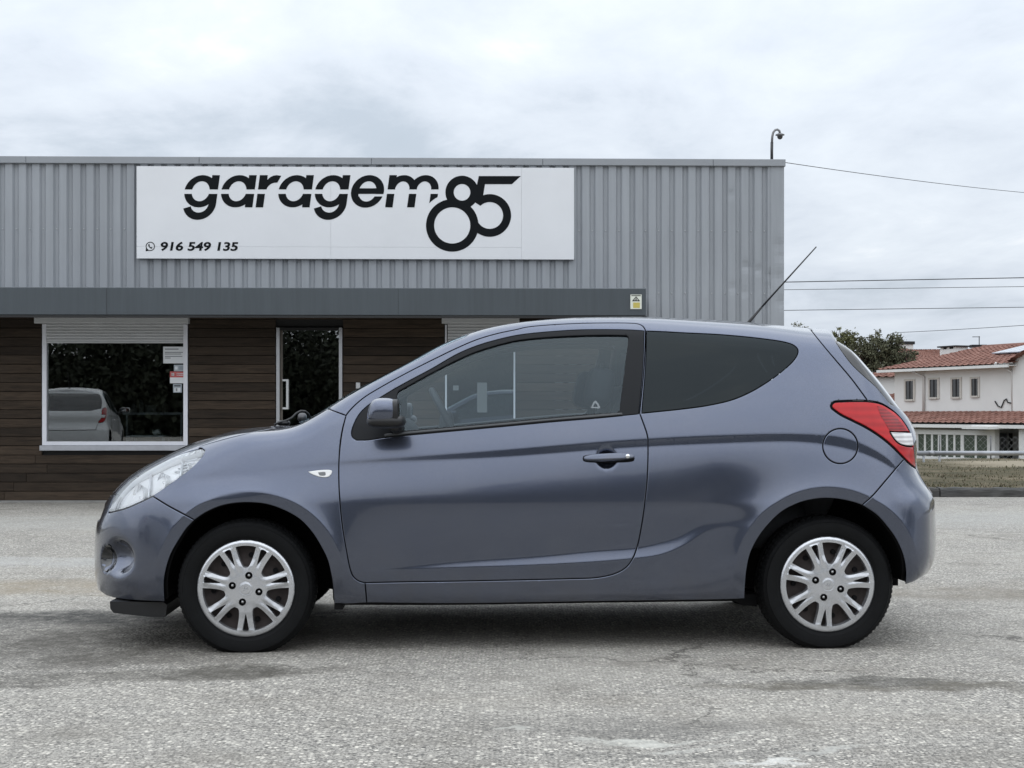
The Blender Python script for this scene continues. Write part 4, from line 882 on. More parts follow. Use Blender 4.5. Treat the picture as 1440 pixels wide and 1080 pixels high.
# ================================================================ trees
def leaf_mat(name, col):
    m, nt, b = nodes_of(name); N = nt.nodes.new; L = nt.links.new
    g = N('ShaderNodeNewGeometry'); r = N('ShaderNodeValToRGB'); L(g.outputs['Random Per Island'], r.inputs[0]); e = r.color_ramp.elements
    e[0].color = (*[c*0.55 for c in col], 1); e[1].color = (*[c*1.6 for c in col], 1); L(r.outputs[0], b.inputs['Base Color']); b.inputs['Roughness'].default_value = 0.75; b.inputs['Specular IOR Level'].default_value = 0.2
    return m
M_bark = mat('bark', (0.075, 0.062, 0.050), 0.95, var=0.3, vscale=4)
def tree(name, label, px, base_py, D, blobs, leafcol, n_leaf, lsize, trunk_r, group, limb=12, seed=1):
    rnd = random.Random(seed); p = at(px, base_py, D); root = empty(name, tuple(p), 0, label, 'tree', group); s = D/FPX
    tb = MB(); cen = []
    for (bx, by, rx, ry) in blobs: cen.append((Vector(((bx-px)*s, rnd.uniform(-0.4, 0.4)*rx*s, (base_py-by)*s)), rx*s, ry*s))
    for c, rx, ry in cen:
        mid = Vector((c.x*0.35, c.y*0.35, c.z*0.45)); tb.tube([(0, 0, -0.5), mid, c], trunk_r, 7, True, trunk_r*0.3)
        for k in range(limb):
            d = Vector((rnd.gauss(0, 1), rnd.gauss(0, 1), rnd.gauss(0.3, 0.8))).normalized(); q = c+Vector((d.x*rx, d.y*rx, d.z*ry))*0.85; tb.tube([mid.lerp(c, rnd.uniform(0.4, 1)), (c+q)/2+Vector((0, 0, 0.1)), q], trunk_r*0.32, 5, True, trunk_r*0.06)
    tb.build('trunk', M_bark, root, True)
    V = []; Fc = []
    tot = sum(rx*ry for _, rx, ry in cen)
    for c, rx, ry in cen:
        clumps = []
        for k in range(max(10, int(46*rx*ry/tot*len(cen)))):
            d = Vector((rnd.gauss(0, 1), rnd.gauss(0, 1), rnd.gauss(0, 1))).normalized()*(rnd.random()**0.45); clumps.append((c+Vector((d.x*rx, d.y*rx, d.z*ry)), rnd.uniform(0.13, 0.26)*max(rx, ry)))
        m = int(n_leaf*rx*ry/tot)
        for k in range(m):
            q, r = rnd.choice(clumps); d = Vector((rnd.gauss(0, 1), rnd.gauss(0, 1), rnd.gauss(0, 0.75)))*r*0.55; o = q+d
            a = Vector((rnd.gauss(0, 1), rnd.gauss(0, 1), rnd.gauss(0, 1))).normalized(); t = a.cross(Vector((rnd.gauss(0, 1), rnd.gauss(0, 1), rnd.gauss(0, 1)))).normalized(); w = lsize*rnd.uniform(0.6, 1.3); b = len(V)
            V += [o-a*w, o+t*w*0.45, o+a*w, o-t*w*0.45]; Fc.append([b, b+1, b+2, b+3])
    mk('crown', V, Fc, leaf_mat(name+'_leaf', leafcol), root)
tree('round_tree', 'broad dark olive-green tree with a domed crown left of the white house', 1240, 590, 84, [(1228, 494, 26, 28), (1254, 490, 27, 24), (1212, 506, 18, 28), (1270, 505, 20, 22), (1240, 520, 32, 20), (1240, 540, 26, 16)], (0.090, 0.092, 0.058), 10500, 0.095, 0.15, 'trees beyond the verge', seed=3)
tree('slender_tree', 'lighter green tree rising just behind the tail of the car', 1186, 590, 100, [(1178, 482, 18, 22), (1197, 490, 14, 24), (1188, 512, 18, 22)], (0.115, 0.118, 0.058), 5000, 0.10, 0.13, 'trees beyond the verge', seed=5)
tree('distant_tree', 'thin twigs of a distant tree showing just above the roof of the car', 1122, 590, 130, [(1124, 470, 13, 17), (1110, 478, 10, 14), (1140, 476, 10, 14)], (0.10, 0.10, 0.06), 1200, 0.10, 0.10, 'trees beyond the verge', seed=8)
tree('low_bush', 'dark bush at the foot of the broad tree left of the shed', 1232, 592, 92, [(1232, 560, 20, 28)], (0.050, 0.056, 0.030), 5000, 0.11, 0.10, 'trees beyond the verge', seed=9)

# ================================================================ overhead wires
def wire(label, pa, Da, pb, Db, r, sag):
    a, b = at(*pa, Da), at(*pb, Db); ext = a+(b-a)*1.6; pts = []
    for k in range(25): t = k/24; p = a.lerp(ext, t); p.z -= sag*4*t*(1-t); pts.append(p)
    o = MB().tube(pts, r, 6).build('overhead_wire', mat('wire_black', (0.03, 0.032, 0.036), 0.6), None, True); tag(o, label, 'wire', 'overhead wires')
wire('overhead cable running from the roof corner down to the right', (1104, 228.5), 17.1, (1440, 266), 24, 0.0042, 0.06)
wire('upper of the three level wires right of the garage', (1060, 397.5), 60, (1440, 390.5), 60, 0.020, 0.0)
wire('middle of the three level wires right of the garage', (1060, 408), 60, (1440, 403), 60, 0.012, 0.0)
wire('lowest of the three level wires right of the garage', (1060, 437), 60, (1440, 432), 60, 0.014, 0.0)
wire('sloping wire above the broad tree and the roofs', (1255, 468), 75, (1440, 456), 68, 0.014, 0.05)

# ================================================================ the side of the yard behind the camera (seen mirrored in paint and panes)
def wood_behind():
    rg = np.random.RandomState(11); C = []
    for k in range(46):
        c = np.array([-70+140*k/45+rg.uniform(-2, 2), rg.uniform(-52, -42), 0]); H = rg.uniform(5.0, 9.5); R = rg.uniform(2.4, 4.0); n = 3600
        d = rg.normal(size=(n, 3)); d /= np.linalg.norm(d, axis=1, keepdims=True); d *= rg.rand(n, 1)**0.4
        C.append(c+d*[R, R, H*0.52]+[0, 0, H*0.5])
    n = 110000; C.append(np.stack([rg.uniform(-70, 70, n), rg.uniform(-48, -40, n), np.abs(rg.normal(size=n))*2.6], -1)); C = np.vstack(C); n = len(C)
    a = rg.normal(size=(n, 3)); a /= np.linalg.norm(a, axis=1, keepdims=True); t = np.cross(a, rg.normal(size=(n, 3))); t /= np.linalg.norm(t, axis=1, keepdims=True); w = rg.uniform(0.09, 0.22, (n, 1))
    V = np.stack([C-a*w, C+t*w*0.6, C+a*w, C-t*w*0.6], 1).reshape(-1, 3)
    me = bpy.data.meshes.new('wood'); me.vertices.add(4*n); me.vertices.foreach_set('co', V.ravel()); me.loops.add(4*n); me.loops.foreach_set('vertex_index', np.arange(4*n)); me.polygons.add(n); me.polygons.foreach_set('loop_start', np.arange(0, 4*n, 4)); me.update(); me.validate()
    me.materials.append(leaf_mat('wood_leaf', (0.028, 0.032, 0.020))); o = bpy.data.objects.new('wood', me); COL.objects.link(o); tag(o, 'dark line of trees mirrored in the side of the car', 'trees', kind='stuff')
wood_behind()
sky_screen = mk('sky_screen_bank', [(x, y, z) for x in np.linspace(-140, 140, 57) for y, z in ((-47, -0.1), (-50, 1.6+0.4*math.sin(x*0.3)), (-54, 3.8+0.8*math.sin(x*0.17)), (-60, 5.0+math.sin(x*0.11)), (-90, 4.5))], [[5*i+j, 5*i+5+j, 5*i+6+j, 5*i+1+j] for i in range(56) for j in range(4)], mat('sky_screen_dark', (0.030, 0.033, 0.022), 0.95, var=0.5, vscale=0.7), None, True); tag(sky_screen, kind='structure')  # added dark bank, keeps low sky from showing through the mirrored trees
def far_trees():
    rg = np.random.RandomState(5); C = []
    for k in range(90):
        x = -170+340*k/89+rg.uniform(-2, 2); y = 165+rg.uniform(-12, 12); H = rg.uniform(2.5, 4.6); R = rg.uniform(2.2, 3.6); n = 420
        d = rg.normal(size=(n, 3)); d /= np.linalg.norm(d, axis=1, keepdims=True); d *= rg.rand(n, 1)**0.4; C.append(np.array([x, y, H*0.5-1.4])+d*[R, R, H*0.55])
    C = np.vstack(C); n = len(C); a = rg.normal(size=(n, 3)); a /= np.linalg.norm(a, axis=1, keepdims=True); t = np.cross(a, rg.normal(size=(n, 3))); t /= np.linalg.norm(t, axis=1, keepdims=True); w = rg.uniform(0.2, 0.4, (n, 1))
    V = np.stack([C-a*w, C+t*w*0.6, C+a*w, C-t*w*0.6], 1).reshape(-1, 3); o = mk('far_wood', V, np.arange(4*n).reshape(-1, 4), leaf_mat('far_leaf', (0.055, 0.062, 0.040))); tag(o, 'distant line of trees along the horizon behind the houses', 'trees', kind='stuff')
far_trees()

# ================================================================ body surface of the parked car
# the car stands with its nose to the left; local axes: x to the tail, y away from the camera, z up
TH, TX = 0.04118977, 0.08463957
CT,ST=math.cos(TH),math.sin(TH)
# camera position in car-local coords
def w2l(P):
    P=np.asarray(P,float); x=P[...,0]-TX; y=P[...,1]
    return np.stack([CT*x+ST*y,-ST*x+CT*y,P[...,2]],-1)
def l2px(P):
    P=np.asarray(P,float)
    X=CT*P[...,0]-ST*P[...,1]+TX; Y=ST*P[...,0]+CT*P[...,1]+DC; Z=P[...,2]
    return np.stack([CX+FPX*X/Y, CYH-FPX*(Z-CAMH)/Y],-1)
CAML=w2l(np.array([0,-DC,CAMH]))
def raydir(px):
    px=np.asarray(px,float)
    d=np.stack([(px[...,0]-CX)/FPX,np.ones(px.shape[:-1]),-(px[...,1]-CYH)/FPX],-1)
    return np.stack([CT*d[...,0]+ST*d[...,1],-ST*d[...,0]+CT*d[...,1],d[...,2]],-1)
def px_on_side(px,s):
    """intersect pixel rays with local plane y=-s -> (x,z)"""
    d=raydir(px); t=(-s-CAML[1])/d[...,1]
    return np.stack([CAML[0]+t*d[...,0],CAML[2]+t*d[...,2]],-1)
# ---------- smooth tables ----------
def pchip(xk,yk,x):
    xk=np.asarray(xk,float); yk=np.asarray(yk,float)
    h=np.diff(xk); dl=np.diff(yk)/h
    m=np.zeros_like(yk)
    for i in range(1,len(xk)-1):
        if dl[i-1]*dl[i]>0:
            w1=2*h[i]+h[i-1]; w2=h[i]+2*h[i-1]
            m[i]=(w1+w2)/(w1/dl[i-1]+w2/dl[i])
    m[0]=dl[0]; m[-1]=dl[-1]
    x=np.asarray(x,float); xc=np.clip(x,xk[0],xk[-1])
    i=np.clip(np.searchsorted(xk,xc)-1,0,len(xk)-2)
    t=(xc-xk[i])/h[i]
    v=(2*t**3-3*t**2+1)*yk[i]+(t**3-2*t**2+t)*h[i]*m[i]+(-2*t**3+3*t**2)*yk[i+1]+(t**3-t**2)*h[i]*m[i+1]
    return v+np.where(x<xk[0],(x-xk[0])*m[0],0)+np.where(x>xk[-1],(x-xk[-1])*m[-1],0)
class Tab:
    def __init__(s,xk,yk,sig=0.03,step=0.01):
        xk=np.asarray(xk,float)
        s.step=step; s.x0=xk[0]-0.3; n=int((xk[-1]-xk[0]+0.6)/step)+2
        xs=s.x0+np.arange(n)*step
        pad=int(4*sig/step)+2
        xp=s.x0+np.arange(-pad,n+pad)*step
        y=pchip(xk,yk,xp)
        if sig>0:
            k=np.exp(-0.5*(np.arange(-pad,pad+1)*step/sig)**2); k/=k.sum()
            y=np.convolve(y,k,'valid')
        else: y=y[pad:-pad]
        s.y=y; s.n=len(y)
    def __call__(s,x):
        u=(np.asarray(x,float)-s.x0)/s.step
        u=np.clip(u,1,s.n-2.001); i=u.astype(int); t=u-i
        y=s.y; a,b,c,d=y[i-1],y[i],y[i+1],y[np.minimum(i+2,s.n-1)]
        return b+0.5*t*(c-a+t*(2*a-5*b+4*c-d+t*(3*(b-c)+d-a)))
def line(pts,s,sig=0.03):
    q=px_on_side(np.array(pts,float),s); o=np.argsort(q[:,0]); q=q[o]
    return Tab(q[:,0],q[:,1],sig)
def smax(a,b,k):
    h=np.maximum(k-np.abs(a-b),0)/k
    return np.maximum(a,b)+h*h*k*0.25
def sstep(a,b,x):
    t=np.clip((x-a)/(b-a),0,1); return t*t*(3-2*t)
# ---------- feature lines (pixels) ----------
BELT=line([(60,760),(150,712),(220,675),(300,644),(400,624),(500,618),(640,605.5),(780,592.6),(900,581.5),(960,575),(1030,562.6),(1110,556),(1200,552),(1300,552)],0.80,.05)
C1=line([(60,690),(250,670),(389,658),(477,649),(684,634.4),(907,617),(1008,612),(1104,609.5),(1130,610),(1172,612.5),(1205,620.8),(1234,634.7),(1252,647),(1267,663),(1300,690)],0.83,.02)
C2=line([(60,694),(250,674),(389,661),(477,654),(684,644.4),(907,628.5),(1008,624),(1104,621.5),(1130,622.5),(1172,627.8),(1205,635.4),(1234,646.8),(1255,659),(1267,668),(1300,696)],0.83,.02)
L2=line([(60,812),(400,808),(498,805),(573,801.7),(640,799),(750,795),(840,790),(890,785.8),(923,781.7),(948,774),(970,763),(988,751),(1005,745),(1030,742),(1060,742),(1300,742)],0.845,.02)
L1=line([(60,806),(400,802),(498,801),(573,796),(640,790),(750,783),(840,774.7),(890,771.3),(923,764.7),(957,754),(980,740),(1000,734),(1030,731),(1060,731),(1300,731)],0.845,.02)
Wt=Tab([-2.1,-1.7,-1.3,-0.8,-0.2,0.4,0.9,1.3,1.6,1.9],[0.70,0.800,0.828,0.840,0.846,0.846,0.843,0.832,0.800,0.735],.12)
AC=Tab([-1.35,-1.12,-0.75,-0.3,0.5,1.2,1.5,1.72,1.8],[0,0.05,0.45,0.75,1,1,1,0.6,0.0],.04)
AL=Tab([-1.0,-0.85,-0.6,-0.2,0.3,0.55,0.72,0.86,0.95],[0,0.05,0.45,0.85,1,0.85,0.22,0.0,0.0],.05)
# greenhouse slope multiplier
ZK_SILL=0.245
def sec(x,z):
    W=Wt(x); A=np.clip(AC(x),0,1); B=np.clip(AL(x),0,1)
    zb,z1,z2,l1,l2=BELT(x),C1(x),C2(x),L1(x),L2(x)
    zb=np.maximum(zb,z1+0.05)
    one=np.ones_like(x)
    # knots top->bottom:  z, y, slope above, slope below   (slope dy/dz)
    K=[]
    zt=zb+0.55; 
    yb=-0.052*one; 
    K.append((zt, yb-0.255, -0.62*one,-0.62*one))
    K.append((zb, yb, -0.30*one,-0.30*one))
    y1s=yb+0.24*(zb-z1); y1=y1s
    K.append((z1, y1, -0.17*one, -0.15*(1-A)+0.02*A))
    y2=y1+(0.15*(1-A)-0.005*A)*(z1-z2)
    K.append((z2, y2, -0.15*(1-A)+0.0*A, -0.15*(1-A)-0.20*A))
    zm=np.maximum(0.64,l1+0.04); zm=np.minimum(zm,z2-0.05)
    Rr=sstep(0.72,1.10,x)
    ym=np.maximum(y2+0.011,-0.003*one)+0.016*Rr
    K.append((zm, ym, -0.02-0.08*Rr,-0.02-0.05*Rr))
    l1=np.minimum(l1,zm-0.03); l2=np.minimum(l2,l1-0.008)
    q=1-0.9*Rr
    yl1=ym-0.004*q-0.010*B+0.0022*Rr
    K.append((l1, yl1, 0.05*q-0.01*Rr, 0.05*q*(1-B)-0.01*Rr-0.10*B))
    yl2=yl1-0.0006*q*(1-B)+0.19*(l1-l2)*B
    K.append((l2, yl2, 0.05*q*(1-B)-0.01*Rr-0.24*B, 0.05*q*(1-B)-0.01*Rr+0.09*B))
    K.append((ZK_SILL*one, yl2-0.010, 0.12*one,0.22*one))
    K.append((0.12*one, yl2-0.075, 0.7*one,0.7*one))
    y=np.zeros_like(x)
    z0=K[0][0]
    y=K[0][1]+K[0][2]*(z-z0)           # above
    for (za,ya,mua,mda),(zc,yc,muc,mdc) in zip(K[:-1],K[1:]):
        h=za-zc; t=(za-z)/h
        m0=-mda*h; m1=-muc*h
        v=(2*t**3-3*t**2+1)*ya+(t**3-2*t**2+t)*m0+(-2*t**3+3*t**2)*yc+(t**3-t**2)*m1
        y=np.where((z<=za)&(z>zc),v,y)
    zl,yl,ml,_=K[-1]
    y=np.where(z<=zl,yl+ml*(z-zl),y)
    return W+y
ARCH=[]
for cx,cy,ro,ri in ((350,818,(133,127.5),(118.5,111)),(1161.5,811,(129,127),(112.5,110.2))):
    c=px_on_side(np.array([[cx,cy],[cx+ro[0],cy],[cx,cy-ro[1]]],float),0.835)
    ARCH.append((c[0,0],c[0,1],c[1,0]-c[0,0],c[2,1]-c[0,1],ri[0]/ro[0]))
def Ys(x,z):
    d=0.005
    y=0.5*sec(x,z)+0.25*(sec(x,z+d)+sec(x,z-d))
    for i,(cx,cz,rx,rz,ri) in enumerate(ARCH):
        e=np.sqrt(((x-cx)/rx)**2+((z-cz)/rz)**2)
        up=sstep(-0.16,0.10,z-cz)
        g=e-1
        A=(0.020 if i==0 else 0.017)
        out=A*np.exp(-np.maximum(g,0)/0.22)*np.where(g>0,1,0)
        # smooth blend of lip crease
        inn=A+np.minimum(g,0)*0.055
        # soft corner
        w=0.5+0.5*np.tanh(g/0.02)
        dy=w*(A*np.exp(-np.maximum(g,0)/0.22))+(1-w)*inn
        dy=np.where(e<0.55,A-0.45*0.055,dy)
        y=y+dy*up
    # greenhouse plan taper at the rear & front
    gz=np.clip((z-0.98)/0.45,0,1)
    y=y-gz*(0.10*np.clip((x-0.9)/0.9,0,1.5)**2+0.05*np.clip((-0.1-x)/0.9,0,1.5)**2)
    return y
# top centreline
ZC=dict(x=[-2.15,-2.0,-1.9,-1.75,-1.55,-1.35,-1.15,-0.98,-0.9,-0.8,-0.6,-0.4,-0.2,0.0,0.25,0.5,0.75,1.0,1.25,1.45,1.6],
        z=[0.45,0.66,0.7374,0.8247,0.9067,0.9575,0.9741,1.053,1.1041,1.1609,1.2645,1.3704,1.4353,1.4678,1.4878,1.4922,1.4838,1.4721,1.4479,1.4355,1.42])
XF=dict(z=[0.1,0.2,0.26,0.32,0.4,0.5,0.58,0.64,0.7,0.76,0.85],x=[-1.9,-2.0157,-2.0313,-2.0402,-2.0392,-2.0377,-2.0288,-2.0066,-1.9702,-1.93,-1.80])
XR=dict(z=[0.1,0.22,0.28,0.34,0.42,0.55,0.65,0.72,0.8,0.9,0.98,1.06,1.15,1.25,1.32,1.37,1.395,1.42,1.45,1.55],
        x=[1.6,1.7,1.8105,1.8608,1.8777,1.8755,1.8677,1.8182,1.7878,1.7924,1.7672,1.7061,1.6378,1.5529,1.4854,1.4083,1.3996,1.4057,1.4031,1.4])
class M: pass
T=M()
def rebuild():
    T.Zc=Tab(ZC['x'],ZC['z'],.035); T.Xf=Tab(XF['z'],XF['x'],.02); T.Xr=Tab(XR['z'],XR['x'],.015)
rebuild()
BB=Tab([-2.2,-2.0,-1.75,-1.2,-0.9,-0.3,0.1,0.5,1.6],[0.55,0.40,0.20,0.13,0.11,0.10,0.06,0.0,0.0],.08)
CR=Tab([-2.2,-1.6,-1.1,-0.7,-0.2,0.2,0.6,1.6],[0.05,0.04,0.035,0.03,0.05,0.10,0.13,0.17],.08)
KTS=Tab([-2.2,-1.6,-1.0,-0.7,-0.2,0.3,1.0,1.6],[0.10,0.085,0.07,0.055,0.055,0.08,0.10,0.09],.08)
CARVE=[]  # (centre, radii, k)
def F(P,carve=True):
    x=P[...,0]; s=np.abs(P[...,1]); z=P[...,2]
    s=np.sqrt(s*s+1e-8)
    fs=(s-Ys(x,z))*0.96
    xp=x-BB(x)*s**2.2
    zt=T.Zc(xp); sl=(T.Zc(xp+0.01)-T.Zc(xp-0.01))/0.02
    ft=(z-(zt-CR(x)*s*s))/np.sqrt(1+sl*sl)
    zc_=np.clip(z,0.0,1.6)
    xf=T.Xf(zc_); df=(T.Xf(zc_+.01)-T.Xf(zc_-.01))/.02
    ff=(xf+0.78*s**3.4-x)/np.sqrt(1+df*df+ (2.6*s**2.4)**2*0.5)
    xr=T.Xr(zc_); dr=(T.Xr(zc_+.01)-T.Xr(zc_-.01))/.02
    fr=(x-(xr-0.34*s**3.2))/np.sqrt(1+dr*dr+(1.1*s**2.2)**2*0.5)
    f=smax(fs,ft,KTS(x))
    f=smax(f,ff,0.09)
    f=smax(f,fr,0.09-0.077*sstep(1.0,1.3,z))
    zb=np.interp(x,[-2.1,-1.55,-0.95,0.9,1.3,1.5,1.75,1.9],[0.195,0.185,0.182,0.198,0.22,0.262,0.275,0.30])
    f=smax(f,zb-z,0.03)
    if carve:
        for c,r,k in CARVE:
            q=np.sqrt(((x-c[0])/r[0])**2+((np.abs(P[...,1])-c[1])/r[1])**2+((z-c[2])/r[2])**2)
            f=smax(f,(1-q)*min(r),k)
    return f
def grad(P,e=0.002):
    g=np.empty(P.shape)
    for i in range(3):
        d=np.zeros(3); d[i]=e
        g[...,i]=F(P+d)-F(P-d)
    return g/np.maximum(np.linalg.norm(g,axis=-1,keepdims=True),1e-9)
def hit(px,n=150,tmin=None,tmax=None):
    """camera ray to first hit in local coords; nan if miss"""
    px=np.asarray(px,float); d=raydir(px); N=len(px)
    t0=DC-1.35; t1=DC+0.3
    ts=np.linspace(t0,t1,n)
    P=CAML+d[:,None,:]*ts[None,:,None]
    f=F(P)
    ins=f<0
    idx=np.argmax(ins,1); ok=ins.any(1)
    a=ts[np.maximum(idx-1,0)]; b=ts[idx]
    for _ in range(30):
        m=(a+b)/2; fm=F(CAML+d*m[:,None])
        neg=fm<0; b=np.where(neg,m,b); a=np.where(neg,a,m)
    Q=CAML+d*b[:,None]
    # closest approach for misses
    j=np.argmin(f,1); Qm=CAML+d*ts[j][:,None]
    return np.where(ok[:,None],Q,Qm),ok,f[np.arange(N),j]
XA, XB, ZA, RS = -0.75, 1.15, 0.35, 0.9
def to_uv(P):
    x = P[..., 0]; s = np.abs(P[..., 1]); z = P[..., 2]
    df = np.maximum(XA-x, 0); dr = np.maximum(x-XB, 0)
    h = np.sqrt(s*s+df*df+dr*dr)
    u = np.clip(x, XA, XB)-np.arctan2(df, s)*RS*(df > 0)+np.arctan2(dr, s)*RS*(dr > 0)
    return np.stack([u, np.arctan2(z-ZA, h)*0.85], -1)
def from_uv(U):
    u = U[:, 0]; v = U[:, 1]/0.85
    az = np.where(u < XA, (XA-u)/RS, np.where(u > XB, (u-XB)/RS, 0.0)); az = np.minimum(az, math.pi/2)
    sg = np.where(u < XA, -1.0, 1.0)
    O = np.stack([np.clip(u, XA, XB), np.zeros_like(u), np.full_like(u, ZA)], -1)
    d = np.stack([sg*np.sin(az)*np.cos(v), -np.cos(az)*np.cos(v), np.sin(v)], -1)
    a = np.full(len(u), 0.02); b = np.full(len(u), 2.4)
    for _ in range(25):
        m = (a+b)/2; neg = F(O+d*m[:, None]) < 0
        a = np.where(neg, m, a); b = np.where(neg, b, m)
    return O+d*b[:, None]
def spl(pts, step=3.0):
    """smooth curve through the given photo pixels"""
    P = np.array(pts, float)
    if len(P) == 2:
        n = max(2, int(np.linalg.norm(P[1]-P[0])/step)+1); return P[0]+(P[1]-P[0])*np.linspace(0, 1, n)[:, None]
    Q = np.vstack([2*P[0]-P[1], P, 2*P[-1]-P[-2]]); out = []
    for i in range(1, len(Q)-2):
        p0, p1, p2, p3 = Q[i-1:i+3]
        t = [0]
        for a, b in ((p0, p1), (p1, p2), (p2, p3)): t.append(t[-1]+max(np.linalg.norm(b-a), 1e-6)**0.5)
        n = max(1, int(round(np.linalg.norm(p2-p1)/step)))
        for k in range(n):
            x = t[1]+(t[2]-t[1])*k/n
            A1 = p0*(t[1]-x)/(t[1]-t[0])+p1*(x-t[0])/(t[1]-t[0]); A2 = p1*(t[2]-x)/(t[2]-t[1])+p2*(x-t[1])/(t[2]-t[1]); A3 = p2*(t[3]-x)/(t[3]-t[2])+p3*(x-t[2])/(t[3]-t[2])
            B1 = A1*(t[2]-x)/(t[2]-t[0])+A2*(x-t[0])/(t[2]-t[0]); B2 = A2*(t[3]-x)/(t[3]-t[1])+A3*(x-t[1])/(t[3]-t[1])
            out.append(B1*(t[2]-x)/(t[2]-t[1])+B2*(x-t[1])/(t[2]-t[1]))
    out.append(P[-1]); return np.array(out)
def pxuv(px): return to_uv(hit(np.asarray(px, float))[0])
def X3(*pts):
    """straight run between points given as (x, half width, z)"""
    P = np.array([(p[0], -p[1], p[2]) for p in pts], float); out = []
    for a, b in zip(P[:-1], P[1:]):
        n = max(2, int(np.linalg.norm(b-a)/0.02)); out.append(to_uv(a+(b-a)*np.linspace(0, 1, n)[:-1, None]))
    out.append(to_uv(P[-1:])); return np.vstack(out)
def outline(*segs):
    U = np.vstack(segs); keep = [0]
    for i in range(1, len(U)):
        if np.linalg.norm(U[i]-U[keep[-1]]) > 1e-3: keep.append(i)
    if np.linalg.norm(U[keep[-1]]-U[keep[0]]) < 1e-3: keep.pop()
    return U[keep]
def area(U): x, y = U[:, 0], U[:, 1]; return 0.5*np.sum(x*np.roll(y, -1)-np.roll(x, -1)*y)
def pip(P, poly):
    ins = np.zeros(len(P), bool); x, y = P[:, 0], P[:, 1]
    a = poly; b = np.roll(poly, -1, 0)
    for i in range(len(a)):
        c = (a[i, 1] > y) != (b[i, 1] > y)
        if not c.any(): continue
        ins ^= c & (x < (b[i, 0]-a[i, 0])*(y-a[i, 1])/(b[i, 1]-a[i, 1]+1e-15)+a[i, 0])
    return ins
def near(P, poly, r):
    """points closer than r to the outline"""
    a = poly; b = np.roll(poly, -1, 0); bad = np.zeros(len(P), bool)
    for i in range(len(a)):
        lo = np.minimum(a[i], b[i])-r; hi = np.maximum(a[i], b[i])+r
        c = np.nonzero((P[:, 0] > lo[0]) & (P[:, 0] < hi[0]) & (P[:, 1] > lo[1]) & (P[:, 1] < hi[1]))[0]
        if len(c) == 0: continue
        d = b[i]-a[i]; t = np.clip(((P[c]-a[i])@d)/(d@d+1e-15), 0, 1)
        bad[c[np.linalg.norm(P[c]-a[i]-t[:, None]*d, axis=1) < r]] = True
    return bad
def clean(loop, tol=1e-4):
    keep = [0]
    for i in range(1, len(loop)):
        if np.linalg.norm(loop[i]-loop[keep[-1]]) > tol: keep.append(i)
    if len(keep) > 1 and np.linalg.norm(loop[keep[-1]]-loop[keep[0]]) < tol: keep.pop()
    return loop[keep]
